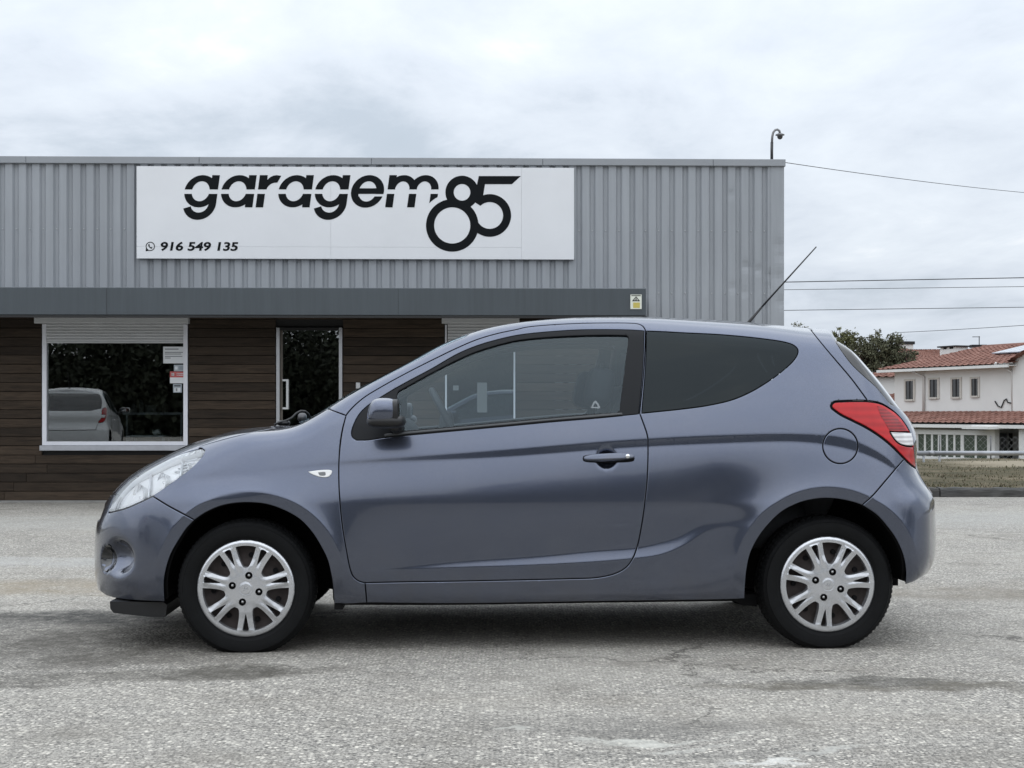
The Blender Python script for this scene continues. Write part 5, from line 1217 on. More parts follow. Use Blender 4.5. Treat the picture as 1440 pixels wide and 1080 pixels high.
def panel(out_uv, holes=(), du=0.017, dv=0.0065, inset=0.0026, flange=0.018, offset=0.0, roll=True, both=False, extra=None):
    """a sheet of the body surface inside the outline: returns vertices, faces, normals"""
    loops = []
    for k, U in enumerate([out_uv]+list(holes)):
        A = area(U)
        if (A < 0) == (k == 0): U = U[::-1]
        loops.append(clean(U))
    pts = []; edges = []; rings = []; info = []; edge_polys = []
    for U in loops:
        P = from_uv(U); n = grad(P)
        T = np.roll(P, -1, 0)-np.roll(P, 1, 0); T /= np.maximum(np.linalg.norm(T, axis=1, keepdims=True), 1e-9)
        inw = np.cross(n, T)
        inw /= np.maximum(np.linalg.norm(inw, axis=1, keepdims=True), 1e-9)
        mid = np.abs(P[:, 1]) < 0.004
        ins = np.where(mid, 0.0, inset)[:, None]
        Ue = to_uv(P+inw*ins); Ue[mid] = U[mid]
        base = len(pts); m = len(Ue); pts += Ue.tolist(); edges += [(base+i, base+(i+1) % m) for i in range(m)]
        edge_polys.append(Ue); info.append((base, m, n, inw, mid))
        if roll:
            Ui = to_uv(P+inw*(ins+np.where(mid, 0.0, 0.0032)[:, None])); Ui[mid] = U[mid]
            rings.append((Ui, mid))
    if roll:
        for Ui, mid in rings:
            base = len(pts); m = len(Ui); pts += Ui.tolist()
    nb = len(pts)
    lo = loops[0].min(0); hi = loops[0].max(0)
    gu = np.arange(lo[0]+du*0.5, hi[0], du); gv = np.arange(lo[1]+dv*0.5, hi[1], dv)
    G = np.stack(np.meshgrid(gu, gv, indexing='ij'), -1).reshape(-1, 2)
    G[:, 0] += ((np.arange(len(G)) % len(gv)) % 2)*du*0.5
    ok = pip(G, edge_polys[0])
    for h in edge_polys[1:]: ok &= ~pip(G, h)
    G = G[ok]
    if extra is not None:
        ok = pip(extra, edge_polys[0])
        for h in edge_polys[1:]: ok &= ~pip(extra, h)
        ex_ = extra[ok]; key = {}
        cell = 0.006
        for q in ex_: key.setdefault((int(q[0]//cell), int(q[1]//cell)), []).append(q)
        def far_(p):
            a, b_ = int(p[0]//cell), int(p[1]//cell)
            for i in (-1, 0, 1):
                for j in (-1, 0, 1):
                    for q in key.get((a+i, b_+j), ()):
                        if abs(q[0]-p[0]) < 0.0055 and abs(q[1]-p[1]) < 0.0035: return False
            return True
        G = np.array([p for p in G if far_(p)]); G = np.vstack([G, ex_])
    for h in edge_polys: G = G[~near(G, h, 0.0055)]
    pts += G.tolist()
    r = delaunay_2d_cdt([Vector(p) for p in pts], edges, [], 0, 1e-7)
    rv = np.array([tuple(v) for v in r[0]]); fc = np.array([f for f in r[2] if len(f) == 3]); orig = r[3]
    cen = rv[fc].mean(1); ok = pip(cen, edge_polys[0])
    for h in edge_polys[1:]: ok &= ~pip(cen, h)
    fc = fc[ok]
    V = from_uv(rv); Nn = grad(V)
    emap = {}
    for i, og in enumerate(orig):
        for q in og:
            if q < nb: emap[q] = i
    V = V+Nn*offset
    Vl = [V]; Nl = [Nn]; faces = [list(f) for f in fc]; cnt = len(V)
    Nn2 = Nn.copy()
    for base, m, n, inw, mid in info:
        idx = np.array([emap.get(base+i, -1) for i in range(m)])
        good = (idx >= 0)
        top = V[np.where(good, idx, 0)]
        if roll:
            sel = good & ~mid
            V[idx[sel]] -= n[sel]*0.0011
            t = n[sel]-0.85*inw[sel]; Nn2[idx[sel]] = t/np.linalg.norm(t, axis=1, keepdims=True)
            top = V[np.where(good, idx, 0)]
        if flange > 0:
            A = top.copy(); B = top-n*flange+inw*0.002
            Vl += [A, B]; nn = -inw; Nl += [nn, nn]
            for i in range(m):
                j = (i+1) % m
                if mid[i] and mid[j] or not (good[i] and good[j]): continue
                faces.append([cnt+j, cnt+i, cnt+m+i, cnt+m+j])
            cnt += 2*m
    Vl[0] = V; Nl[0] = Nn2
    V = np.vstack(Vl); Nn = np.vstack(Nl)
    if both:
        k = len(V); V = np.vstack([V, V*[1, -1, 1]]); Nn = np.vstack([Nn, Nn*[1, -1, 1]]); faces = faces+[[i+k for i in f[::-1]] for f in faces]
    return V, faces, Nn

# ---- lines measured on the car (photo pixels)
c_hoodgap = [(184,668.5),(198,659.3),(217,649.8),(245,638.6),(262,632.4),(280,627.8),(300,621.8),(341,611.2),(375,604),(402,599.6)]
c_wsl = [(433,591),(440,587),(459.4,575),(481.7,561.8),(506.7,547.4),(537.2,531.4),(565,517),(592.8,503),(615.6,490.4),(637.8,480),(653,474)]
c_lamp_low = [(152.6,719.4),(165,716.5),(178,712.6),(197.8,704),(215.8,695.5),(233.9,683.3),(250.6,671.5),(267,659),(278.3,648),(285.3,638.9),(287.4,633.5)]
c_lamp_up = [(287.4,633.5),(284,631),(272.8,633.2),(258.9,637),(242,643.2),(222.8,651.8),(203.3,661.4),(186.7,671.2),(172.8,682.4),(162.5,694.8),(155.7,709.7),(152.6,719.4)]
c_bump = [(215.8,698.5),(235.3,710.8),(258.9,723.6),(273.5,731.5)]
c_archF_a = [(273.5,731.5),(262,744),(252,759),(240.8,778.6),(234,799),(231,816),(231.5,846.5)]
c_archF_b = [(273.5,731.5),(289.4,721),(310,712),(331,707.8),(352,707),(372.8,709),(394,715.5),(420,729.5),(438,748),(450,766.7),(460,787),(465,807),(467.5,822),(469.5,849)]
c_door_front = [(486.5,584.2),(482.6,600),(480.3,612),(478,630),(476.6,650),(476.6,680),(478.3,710),(481.7,741.7),(486.7,771.7),(493.3,803.3),(497.5,811.7),(505,817.5),(513.3,819.7)]
c_door_bottom = [(513.3,819.7),(573,818.4),(640,817.5),(740,815.5),(800,814),(840,812.3),(865,806.7),(880,798.3),(890,785),(896.7,766.7),(904,728.3),(907.2,704),(909.9,678),(911.3,643.3),(911.3,618.3)]
c_door_rear = [(911.3,618.3),(909.6,609.5),(905,596),(899.6,581.2)]
c_door_pillar = [(899.6,581.2),(906,513.3),(907.5,471.7),(907.4,463.5)]
c_door_top = [(907.4,463.5),(903.9,458.3),(897,455.2),(885.8,454.2),(851,453.9),(809.4,454.7),(767.8,457),(740,459.9),(726.7,463),(698.9,468.9),(671,477.2),(643,489),(615.6,502.2),(587.8,516),(565,527.9),(537.2,543.2),(512.2,558.5),(498.3,570.3),(489.5,580),(486.5,584.2)]
c_pillar_seam = [(461,574.5),(486.5,584.2)]
c_frame_top = [(555.3,546.7),(578.9,533.8),(606.7,519),(643.3,498),(671,486.3),(698.9,478),(726.7,471.7),(760,467.6),(809,464),(851,463.3),(884.4,463.8),(905.5,465)]
c_frame_front = [(555.3,546.7),(537.2,557.8),(517.8,570.3),(505.3,582.8),(497,599.4),(494.7,609),(496,615),(501.5,618.8)]
c_frame_low = [(501.5,618.8),(517.8,618.5),(540,615.4),(578.9,611.3),(640,605.6),(710,599.2),(780,592.6),(835.6,588),(875,584.2),(897.8,582)]
c_frame_rear = [(897.8,582),(904,513),(905.5,465)]
c_glass_top = [(560.5,549.6),(587.8,534.4),(615.6,519.4),(643.3,505.4),(671,493.6),(698.9,485),(726.7,478.4),(760,474.6),(809,471.6),(851,470.6),(881,471)]
c_glass_rear = [(881,471),(883.6,473.5),(882.6,485),(877.5,527),(871.5,576.5)]
c_glass_low = [(871.5,576.5),(869,579),(835.6,581.6),(780,586.4),(710,592.8),(640,599.4),(578.9,604.6),(563.5,606)]
c_glass_front = [(563.5,606),(560.5,603.5),(558.6,580),(558.6,553),(560.5,549.6)]
c_qg = [(909.2,465.2),(935,466.2),(960,467.6),(1015.6,470.4),(1071,475.8),(1105.8,481.3),(1117,485.6),(1122.2,491.5),(1121.6,498),(1115.6,507.6),(1098.9,523),(1082,535.4),(1057,550.6),(1029.4,562.4),(994.7,570.4),(960,575.2),(902.5,581.2)]
c_qg_front = [(902.5,581.2),(908,513.3),(909.2,465.2)]
c_hatch = [(1138.8,461.8),(1154.7,481.7),(1175.6,506.7),(1197.8,533),(1220,563)]
c_tl_up = [(1168,571),(1169.4,567),(1173,564.6),(1185.6,563.5),(1206.4,563),(1221.7,563.5),(1238.3,566.7),(1250.8,573.4),(1263.3,583.3),(1273.4,595.8),(1279.6,607),(1283,617),(1285,628),(1288,659)]
c_tl_low = [(1288,659),(1281.4,654.8),(1271.7,645.8),(1255,629),(1238,615),(1218.9,602.6),(1199.4,592.6),(1182.8,584.4),(1173,577.6),(1169,574),(1168,571)]
c_rbump = [(1271.7,645.8),(1260.6,658.3),(1243,679),(1227.2,697.2),(1212.4,710.4)]
c_archR_a = [(1212.4,710.4),(1200.6,706.5),(1179.7,702),(1158.9,700.8),(1140,703),(1125.6,706.7),(1100.6,719),(1079.7,738.6),(1064.4,759.4),(1054.7,780.3),(1049.9,804),(1047.8,830),(1047.6,842)]
c_archR_b = [(1212.4,710.4),(1232.5,724),(1247.8,741),(1260.3,759),(1269.5,780),(1273.2,798),(1273.8,813),(1272.6,822)]
c_sill_seam = [(513.3,819.7),(515.8,848)]
c_rglass = [(1174.5,479),(1182.5,491.4),(1197.8,511.8),(1217,530.3),(1231,542.8),(1242,555.3),(1252,568)]

def crease_points():
    """rows of points along the creases so that the mesh follows them"""
    out = []
    for cx, cz, rx, rz, ri in ARCH:
        for e in (0.945, 0.965, 0.985, 1.0, 1.015, 1.035, 1.06):
            a = np.linspace(-0.25, math.pi+0.25, 190); x = cx+rx*e*np.cos(a); z = cz+rz*e*np.sin(a); k = z > 0.24
            out.append(np.stack([x, -Ys(x, z), z], -1)[k])
    for T_, x0, x1 in ((C1, -1.15, 1.72), (C2, -1.15, 1.72), (L1, -0.85, 0.95), (L2, -0.85, 0.95)):
        x = np.arange(x0, x1, 0.012)
        for d in (-0.0075, -0.004, 0.0, 0.004, 0.0075):
            z = T_(x)+d; out.append(np.stack([x, -Ys(x, z), z], -1))
    P = np.vstack(out); return to_uv(P)
def build_car():
    Pf, _, _ = hit(np.array([[163.0, 783.0], [150.0, 786.0]])); nf = grad(Pf)
    A_ = Pf[0]+nf[0]*0.055; B_ = Pf[1]+nf[1]*0.01
    CARVE.append((np.array([A_[0], -A_[1], A_[2]]), (0.132, 0.108, 0.086), 0.024))    # fog lamp scoop
    CARVE.append((np.array([B_[0], -B_[1], B_[2]]), (0.050, 0.070, 0.058), 0.012))
    hc = px_on_side(np.array([[853.0, 643.0]]), 0.83)[0]
    ysh = float(Ys(np.array([hc[0]]), np.array([hc[1]]))[0])
    CARVE.append((np.array([hc[0], ysh+0.028, hc[1]]), (0.058, 0.046, 0.056), 0.006))   # hollow behind the door handle
    PAINT, BLACK, RUB = M_paint, M_blackplastic, M_rubber
    car = empty('parked_car', (TX, 0, 0), TH, 'slate grey three-door hatchback standing side-on in front of the garage', 'car')
    U = lambda c, st=3.0: pxuv(spl(c, st))
    hoodgap = U(c_hoodgap); wsl = U(c_wsl); lamp_low = U(c_lamp_low); lamp_up = U(c_lamp_up); bump = U(c_bump)
    aFa = U(c_archF_a); aFb = U(c_archF_b); dF = U(c_door_front); dB = U(c_door_bottom); dR = U(c_door_rear); dP = U(c_door_pillar); dT = U(c_door_top)
    pil = U(c_pillar_seam); ssm = U(c_sill_seam); hatch = U(c_hatch); tlu = U(c_tl_up); tll = U(c_tl_low); rb = U(c_rbump); aRa = U(c_archR_a); aRb = U(c_archR_b)
    def side(name, V, Fc, Nn, m, parent=car, far=True):
        o = mk(name, V, Fc, m, parent, True, Nn)
        if far:
            c = o.copy(); COL.objects.link(c); c.parent = parent; c.scale = (1, -1, 1)
        return o
    # --- front bumper
    lamp_bottom = U([(215.8, 697.5), (197.8, 706), (178, 714.6), (165, 718.5), (152, 721.4)])
    bott = U([(231.5, 846.5), (205, 845.5), (180, 844), (160, 841), (150, 838)])
    kf = np.linalg.norm(lamp_up-U([(162.5, 694.8), (162.4, 695)])[0], axis=1).argmin(); ks = np.linalg.norm(lamp_up-U([(279, 632), (278.9, 632)])[0], axis=1).argmin()
    fr_hood = X3((-1.93, 0.42, 0.66), (-1.985, 0.25, 0.662), (-2.0, 0.0, 0.662))
    bumper = outline(bump[::-1], lamp_bottom, lamp_up[kf:][::-1][2:], X3((-1.93, 0.42, 0.655), (-1.99, 0.25, 0.656), (-2.01, 0.0, 0.656)), X3((-2.03, 0.0, 0.60), (-2.03, 0.0, 0.215)),
                     X3((-2.01, 0.0, 0.215), (-1.98, 0.35, 0.215)), bott[::-1], aFa[::-1])
    grille = outline(X3((-2.02, 0.0, 0.625), (-2.0, 0.30, 0.622), (-1.96, 0.44, 0.60)), X3((-1.965, 0.45, 0.55), (-2.01, 0.30, 0.53), (-2.035, 0.0, 0.525)))
    intake = outline(X3((-2.04, 0.0, 0.40), (-2.02, 0.36, 0.40), (-2.01, 0.40, 0.36)), X3((-2.0, 0.38, 0.285), (-2.01, 0.30, 0.27), (-2.03, 0.0, 0.27)))
    EXTRA = crease_points()
    V, Fc, Nn = panel(bumper, [grille, intake], both=True, extra=EXTRA); mk('front_bumper', V, Fc, PAINT, car, True, Nn)
    V, Fc, Nn = panel(grille, offset=-0.012, both=True, roll=False, flange=0); mk('grille', V, Fc, M_grille, car, True, Nn)
    V, Fc, Nn = panel(intake, offset=-0.018, both=True, roll=False, flange=0); mk('air_intake', V, Fc, M_grille, car, True, Nn)
    # --- hood
    hd = outline(lamp_up[ks:kf+1][::-1], hoodgap[np.linalg.norm(hoodgap-U([(282, 627.5), (283, 627.2)])[0], axis=1).argmin():], X3((-1.145, 0.62, 0.975), (-1.19, 0.45, 0.98), (-1.235, 0.2, 0.98), (-1.245, 0.0, 0.98)), X3((-1.245, 0.0, 0.98), (-1.6, 0.0, 0.9), (-1.99, 0.0, 0.675)), fr_hood[::-1])
    V, Fc, Nn = panel(hd, both=True); mk('hood', V, Fc, PAINT, car, True, Nn)
    # --- headlight
    hl = outline(lamp_low, lamp_up)
    V, Fc, Nn = panel(hl, inset=0.004, flange=0.012); 
    lens = side('headlight', V, Fc, Nn, M_lens)
    V, Fc, Nn = panel(hl, inset=0.007, flange=0, roll=False, offset=-0.040, du=0.02, dv=0.012)
    o = side('reflector', V, Fc, Nn, M_reflector)
    # side wall of the lamp pod
    Pl = from_uv(hl); nl = grad(Pl); Vw = np.vstack([Pl-nl*0.004, Pl-nl*0.06]); m = len(Pl)
    side('lamp_housing', Vw, [[i, (i+1) % m, (i+1) % m+m, i+m] for i in range(m)], None, M_reflector)
    def inlamp(px, off):
        P = hit(np.array([px], float))[0]; return (P-grad(P)*off)[0], grad(P)[0]
    for px, r, nm in (((187, 694), 0.062, 'lamp_bowl'), ((222, 672), 0.045, 'lamp_bowl'), ((258, 650), 0.026, 'lamp_bowl')):
        c, n = inlamp(px, 0.05)
        d = Vector((-0.80, -0.55, 0.12)).normalized()
        b = MB().lathe([(0.007, -0.05), (r*0.45, -0.046), (r*0.8, -0.026), (r, 0.006), (r*1.05, 0.004)], 36, 'y')
        o = b.build(nm, M_chrome, car, True); q = Vector((0, 1, 0)).rotation_difference(d); o.rotation_mode = 'QUATERNION'; o.rotation_quaternion = q
        o.location = Vector(c)+d*0.012
        b = MB().lathe([(0.0, 0.0), (0.010, -0.002), (0.012, -0.01), (0.012, -0.05)], 16, 'y').build('bulb', M_bulb, o, True)
    for y0, y1, x in ((655, 700, 207), (640, 668, 252)):
        pts = [Vector(inlamp((x+(y-y0)*(-0.12), y), 0.030)[0]) for y in np.linspace(y0, y1, 7)]
        MB().tube(pts, 0.006, 8).build('lamp_divider', M_silver, car, True)
    for k in range(4):
        pts = [Vector(inlamp((255+t*18-k*5, 640+k*5.5-t*3), 0.034)[0]) for t in np.linspace(0, 1, 5)]
        MB().tube(pts, 0.0035, 6).build('lamp_rib', M_silver, car, True)
    # --- fender
    fen = outline(lamp_low[np.linalg.norm(lamp_low-bump[0], axis=1).argmin():], U([(287.4,633.5),(283.5,630.2),(280,629)]), hoodgap[np.linalg.norm(hoodgap-U([(281,628),(282,627.5)])[0], axis=1).argmin():],
                  U([(402,599.6),(412,599),(424,595.5),(433,591)]), U(c_wsl[:3]+[(461,574.5)]), pil, dF, ssm, U([(515.8,848),(490,849.5),(469.5,849)]), aFb[::-1], bump[::-1])
    V, Fc, Nn = panel(fen, extra=EXTRA); side('front_fender', V, Fc, Nn, PAINT)
    # --- cowl and windscreen
    cowl = outline(X3((-1.145, 0.62, 0.975), (-1.19, 0.45, 0.98), (-1.235, 0.2, 0.98), (-1.245, 0.0, 0.98)), X3((-1.13, 0.0, 1.0), (-1.12, 0.2, 1.0), (-1.08, 0.45, 1.0), (-1.03, 0.62, 1.0)), U([(433,591),(424,595.5),(412,599),(402,599.6)]))
    V, Fc, Nn = panel(cowl, both=True, offset=-0.012, roll=False); mk('cowl', V, Fc, BLACK, car, True, Nn)
    ws = outline(wsl, X3((-0.305, 0.50, 1.40), (-0.36, 0.3, 1.41), (-0.39, 0.0, 1.40)), X3((-0.39, 0.0, 1.4), (-0.75, 0.0, 1.2), (-1.12, 0.0, 1.0)), X3((-1.12, 0.0, 1.0), (-1.11, 0.2, 1.0), (-1.07, 0.45, 1.0), (-1.03, 0.60, 1.0)))
    V, Fc, Nn = panel(ws, both=True, inset=0.004, flange=0.01, offset=-0.002); mk('windscreen', V, Fc, M_glass, car, True, Nn)
    # --- body shell: pillars, roof, quarter panels, sills
    qg = outline(U(c_qg), U(c_qg_front)); th = np.linspace(0, 2*np.pi, 72, endpoint=False)
    flap = pxuv(np.stack([1181.8+24.6*np.cos(th), 627.5-24.6*np.sin(th)], -1))
    doorline = outline(dF[::-1], dT[::-1], dP[::-1], dR[::-1], dB[::-1])
    i0 = np.linalg.norm(wsl-pil[0], axis=1).argmin()
    shell = outline(pil[::-1], wsl[i0:], X3((-0.295, 0.50, 1.40), (-0.35, 0.3, 1.41), (-0.38, 0.0, 1.40)), X3((-0.38, 0.0, 1.40), (0.4, 0.0, 1.49), (1.30, 0.0, 1.44)),
                    X3((1.30, 0.0, 1.44), (1.295, 0.3, 1.43), (1.285, 0.44, 1.42)), hatch, tlu[::-1][np.linalg.norm(tlu[::-1]-hatch[-1], axis=1).argmin():],
                    tll[::-1][:np.linalg.norm(tll[::-1]-rb[0], axis=1).argmin()], rb, aRa, U([(1047.6,842),(1030,843),(840,846),(640,849),(515.8,848)]), ssm[::-1], dB, dR, dP, dT)
    V, Fc, Nn = panel(shell, [qg, flap], both=True, extra=EXTRA); mk('body_shell', V, Fc, PAINT, car, True, Nn)
    V, Fc, Nn = panel(shell, [qg], both=True, du=0.04, dv=0.02, roll=False, flange=0, offset=-0.04); mk('cabin_lining', V, Fc, M_trim, car, True, Nn)
    V, Fc, Nn = panel(qg, inset=0.0015, offset=-0.0015, flange=0.006); side('quarter_window', V, Fc, Nn, M_tint)
    qin = outline(U([(920,478.5),(960,480),(1015,482.5),(1065,487.5),(1090,491.5),(1098,496),(1099.5,502),(1091,512),(1070,529),(1045,542),(1010,554.5),(960,562.5),(924,566.5),(918.5,563)]), U([(918.5,563),(919.5,520),(918,482),(920,478.5)]))
    V, Fc, Nn = panel(qg, [qin], inset=0.0015, offset=-0.009, flange=0, roll=False); side('window_frit', V, Fc, Nn, M_frit)
    V, Fc, Nn = panel(flap, flange=0.012, extra=EXTRA); side('fuel_flap', V, Fc, Nn, PAINT)
    V, Fc, Nn = panel(flap, offset=-0.018, roll=False, flange=0, inset=-0.004); side('fuel_flap_seal', V, Fc, Nn, M_gap)
    # --- door
    frame = outline(U(c_frame_top), U(c_frame_rear)[::-1], U(c_frame_low)[::-1], U(c_frame_front)[::-1])
    dgl = outline(U(c_glass_top), U(c_glass_rear), U(c_glass_low), U(c_glass_front))
    V, Fc, Nn = panel(doorline, [frame], extra=EXTRA); door = side('door', V, Fc, Nn, PAINT)
    V, Fc, Nn = panel(frame, [dgl], inset=0.0, flange=0.012, offset=-0.001); side('window_trim', V, Fc, Nn, M_trimblack)
    V, Fc, Nn = panel(dgl, inset=-0.003, flange=0, roll=False, offset=-0.010); side('door_window', V, Fc, Nn, M_glass)
    V, Fc, Nn = panel(doorline, [frame], du=0.04, dv=0.02, roll=False, flange=0, offset=-0.05); side('door_card', V, Fc, Nn, M_trim)
    mould = outline(U([(541,610.6),(578.9,606.8),(640,601.4),(710,595),(780,588.6),(835.6,583.6),(874.5,580.6)]), U([(875.5,583.4),(835.6,586.8),(780,591.2),(710,597.8),(640,604.2),(578.9,609.8),(541,613.8)]))
    V, Fc, Nn = panel(mould, inset=0.0, flange=0.008, offset=0.004); side('belt_moulding', V, Fc, Nn, M_mould)
    # window sticker etched in the corner: a triangle
    tri = spl([(830.5, 572.8), (844.0, 572.8), (837.2, 562.6), (830.5, 572.8)], 1.2); tri_i = spl([(834.0, 571.0), (840.6, 571.0), (837.2, 566.0), (834.0, 571.0)], 1.2)
    V, Fc, Nn = panel(outline(pxuv(tri)), [outline(pxuv(tri_i))], inset=0, roll=False, flange=0, offset=-0.0085, du=0.004, dv=0.004)
    mk('glass_marking', V, Fc, M_etch, car, True, Nn)
    # --- tail lamp
    tl = outline(tlu, tll)
    V, Fc, Nn = panel(tl, inset=0.001, flange=0.02, offset=-0.004); side('lamp_surround', V, Fc, Nn, M_gap)
    rev = outline(U([(1252.8,607.8),(1264,608.2),(1281.5,609)], 2), U([(1281.5,609),(1283.6,617),(1284.6,626.6)], 2), U([(1284.6,626.6),(1274.4,625.9),(1264.7,622.6),(1258.5,616.5),(1252.8,607.8)], 2))
    V, Fc, Nn = panel(tl, [rev], inset=0.0085, flange=0.012, offset=0.001); side('tail_lamp', V, Fc, Nn, M_redlens)
    V, Fc, Nn = panel(rev, inset=0.0, flange=0.012, offset=0.001); side('reversing_lamp', V, Fc, Nn, M_clearlens)
    dark = outline(U([(1233,570.5),(1248,577.5),(1260,587),(1269.5,598),(1275.5,606)], 2), U([(1275.5,606),(1262,606.5),(1251,605),(1246,597),(1239,586),(1233,570.5)], 2))
    V, Fc, Nn = panel(dark, inset=0, flange=0.0, offset=0.0018, roll=False); side('lamp_segment', V, Fc, Nn, M_darkred)
    # --- hatch
    lo_h = tlu[np.linalg.norm(tlu-hatch[-1], axis=1).argmin():]
    hb = outline(hatch, lo_h, X3((1.76, 0.60, 0.645), (1.84, 0.40, 0.645), (1.87, 0.0, 0.645)), X3((1.87, 0.0, 0.645), (1.79, 0.0, 0.95), (1.55, 0.0, 1.25), (1.405, 0.0, 1.40), (1.30, 0.0, 1.44)), X3((1.30, 0.0, 1.44), (1.295, 0.3, 1.43), (1.285, 0.44, 1.42)))
    rg = outline(U(c_rglass), X3((1.71, 0.50, 1.02), (1.73, 0.3, 1.015), (1.74, 0.0, 1.01)), X3((1.74, 0.0, 1.01), (1.55, 0.0, 1.25), (1.43, 0.0, 1.365)), X3((1.43, 0.0, 1.365), (1.42, 0.3, 1.36), (1.405, 0.44, 1.36)))
    V, Fc, Nn = panel(hb, [rg], both=True); mk('tailgate', V, Fc, PAINT, car, True, Nn)
    V, Fc, Nn = panel(rg, both=True, inset=0.001, flange=0.01, offset=-0.002); mk('rear_window', V, Fc, M_rearglass, car, True, Nn)
    # --- rear bumper
    rbp = outline(rb, aRb, U([(1272.6,822),(1283,819),(1292,814)]), X3((1.80, 0.45, 0.30), (1.83, 0.0, 0.30)), X3((1.88, 0.0, 0.40), (1.88, 0.0, 0.635)), X3((1.87, 0.0, 0.635), (1.84, 0.40, 0.635), (1.76, 0.60, 0.635)), tll[:np.linalg.norm(tll-rb[0], axis=1).argmin()])
    V, Fc, Nn = panel(rbp, both=True, extra=EXTRA); mk('rear_bumper', V, Fc, PAINT, car, True, Nn)
    V, Fc, Nn = panel(outline(X3((1.87, 0.0, 0.80), (1.85, 0.26, 0.80), (1.85, 0.26, 0.69), (1.87, 0.0, 0.69))), both=True, inset=0, flange=0.006, offset=0.006, roll=False); mk('number_plate', V, Fc, M_plate, car, True, Nn)
    # --- side indicator
    ind = outline(U([(433.4,663.6),(450,661.4),(464,661.2),(466.8,662.4),(466,666.4),(463.5,669.6),(459.5,671.2),(450,670.8),(440,667.4),(433.4,663.6)], 1.5))
    V, Fc, Nn = panel(ind, inset=0.0, flange=0.01, offset=0.005, du=0.006, dv=0.004); side('side_indicator', V, Fc, Nn, M_indicator)
    ibul = outline(U([(447.5,664.6),(457.5,664.4),(457.5,668.6),(449.5,668.6),(447.5,664.6)], 1.5))
    V, Fc, Nn = panel(ibul, inset=0.0, flange=0.0, offset=0.0056, roll=False, du=0.006, dv=0.004); side('indicator_bulb', V, Fc, Nn, M_grey)
    # --- wheel arch liners, underbody, lip, flaps
    for arr, (acx, acz, arx, arz, ri) in ((outline(aFa[::-1], aFb), ARCH[0]), (outline(aRa[::-1], aRb), ARCH[1])):
        P = from_uv(arr); n = grad(P); P0 = P-n*0.010
        c = np.array([acx, 0, acz]); R1 = P0.copy(); R1[:, 1] += 0.05; d = R1-c; d[:, 1] = 0; R1 = R1+d*0.05
        R2 = R1.copy(); R2[:, 1] = -0.42; R3 = np.tile(np.array([acx, -0.42, acz]), (len(R2), 1))
        m = len(P); V = np.vstack([P0, R1, R2, R3]); Fc = []
        for k in range(3):
            for i in range(m-1): Fc.append([k*m+i, k*m+i+1, (k+1)*m+i+1, (k+1)*m+i])
        side('wheel_arch_liner', V, Fc, None, M_gap)
    mb = MB(); mb.box((-0.80, -0.74, 0.215), (0.86, 0.74, 0.33)); mb.box((-1.95, -0.40, 0.225), (1.70, 0.40, 0.34)); mb.box((-0.80, -0.66, 0.19), (0.80, -0.60, 0.22)); mb.box((-0.80, 0.60, 0.19), (0.80, 0.66, 0.22))
    mb.build('underbody', M_gap, car)
    b = MB(); q = [px_on_side(np.array([p], float), 0.70)[0] for p in ((156,845),(156.5,855),(161,861),(190,864.5),(217,867),(232,867.4),(234.5,864),(236,849.5),(231,846))]
    b.prism([tuple(p) for p in q][::1], -0.72, 0.72).build('bumper_lip', M_blackplastic, car, angle=40)
    q = [px_on_side(np.array([p], float), 0.80)[0] for p in ((470,846),(470,857),(482,857),(482.5,850))]
    q2 = [px_on_side(np.array([p], float), 0.80)[0] for p in ((1025,842),(1048,855),(1072,858),(1075,840))]
    for nm, qq in (('jacking_lug', q), ('spring_seat', q2)):
        b = MB(); b.prism([tuple(p) for p in qq], -0.80 if nm == 'jacking_lug' else -0.68, -0.60); b.build(nm, M_gap, car)
        b = MB(); b.prism([tuple(p) for p in qq], 0.60, 0.80 if nm == 'jacking_lug' else 0.68); b.build(nm, M_gap, car)
    # lower sill edge
    P = hit(spl([(483,847.5),(640,847.5),(840,844.5),(1040,842)], 12))[0]
    b = MB(); V = []; 
    for p in P: V += [(p[0], p[1]+0.012, p[2]+0.02), (p[0], p[1]+0.016, p[2]-0.012), (p[0], p[1]+0.12, p[2]-0.012)]
    Fc = [[3*i+k, 3*i+3+k, 3*i+4+k, 3*i+1+k] for i in range(len(P)-1) for k in range(2)]
    side('sill_edge', np.array(V), Fc, None, M_gap)
    # --- door handle
    hp = px_on_side(np.array([[821.0, 644.5], [892.5, 642.5]]), 0.85); hx0, hx1 = hp[:, 0]; hz = float(hp[:, 1].mean())
    L = hx1-hx0; xm = (hx0+hx1)/2
    hy = -(ysh+0.017)
    def wp(p):
        k = 1-0.25*max(0, abs(p[0])-0.2); return [p[0], p[1]-0.35*(p[0]**2)*(-1), p[2]*k]
    h = MB().sqell((0, 0, 0), (L/2, 0.013, 0.0165), 0.55, 0.45, 48, 16, wp).build('door_handle', PAINT, door, True)
    h.location = (xm, hy, hz+0.0015); h.rotation_euler = (math.radians(-20), math.radians(-2.2), 0)
    g = MB().sqell((xm, -(ysh+0.002), hz-0.0045), (L/2+0.003, 0.006, 0.018), 0.5, 0.4, 40, 10).build('handle_gasket', M_gap, door, True)
    lk = px_on_side(np.array([[883.2, 641.6]]), 0.865)[0]
    MB().lathe([(0.0, -0.0165), (0.0085, -0.0165), (0.0095, -0.0145), (0.0098, 0.0)], 20, 'y', (lk[0], hy+0.0015, lk[1])).build('lock', M_chrome, h if False else door, True)
    # --- mirrors
    mc = px_on_side(np.array([[539.5, 579.0]]), 0.96)[0]
    def mw(p):
        x, y, z = p
        x2 = x
        if x < 0: x2 = x*(1.0-0.18*z)        # the front of the shell leans back at the top
        return [x2, y, z]
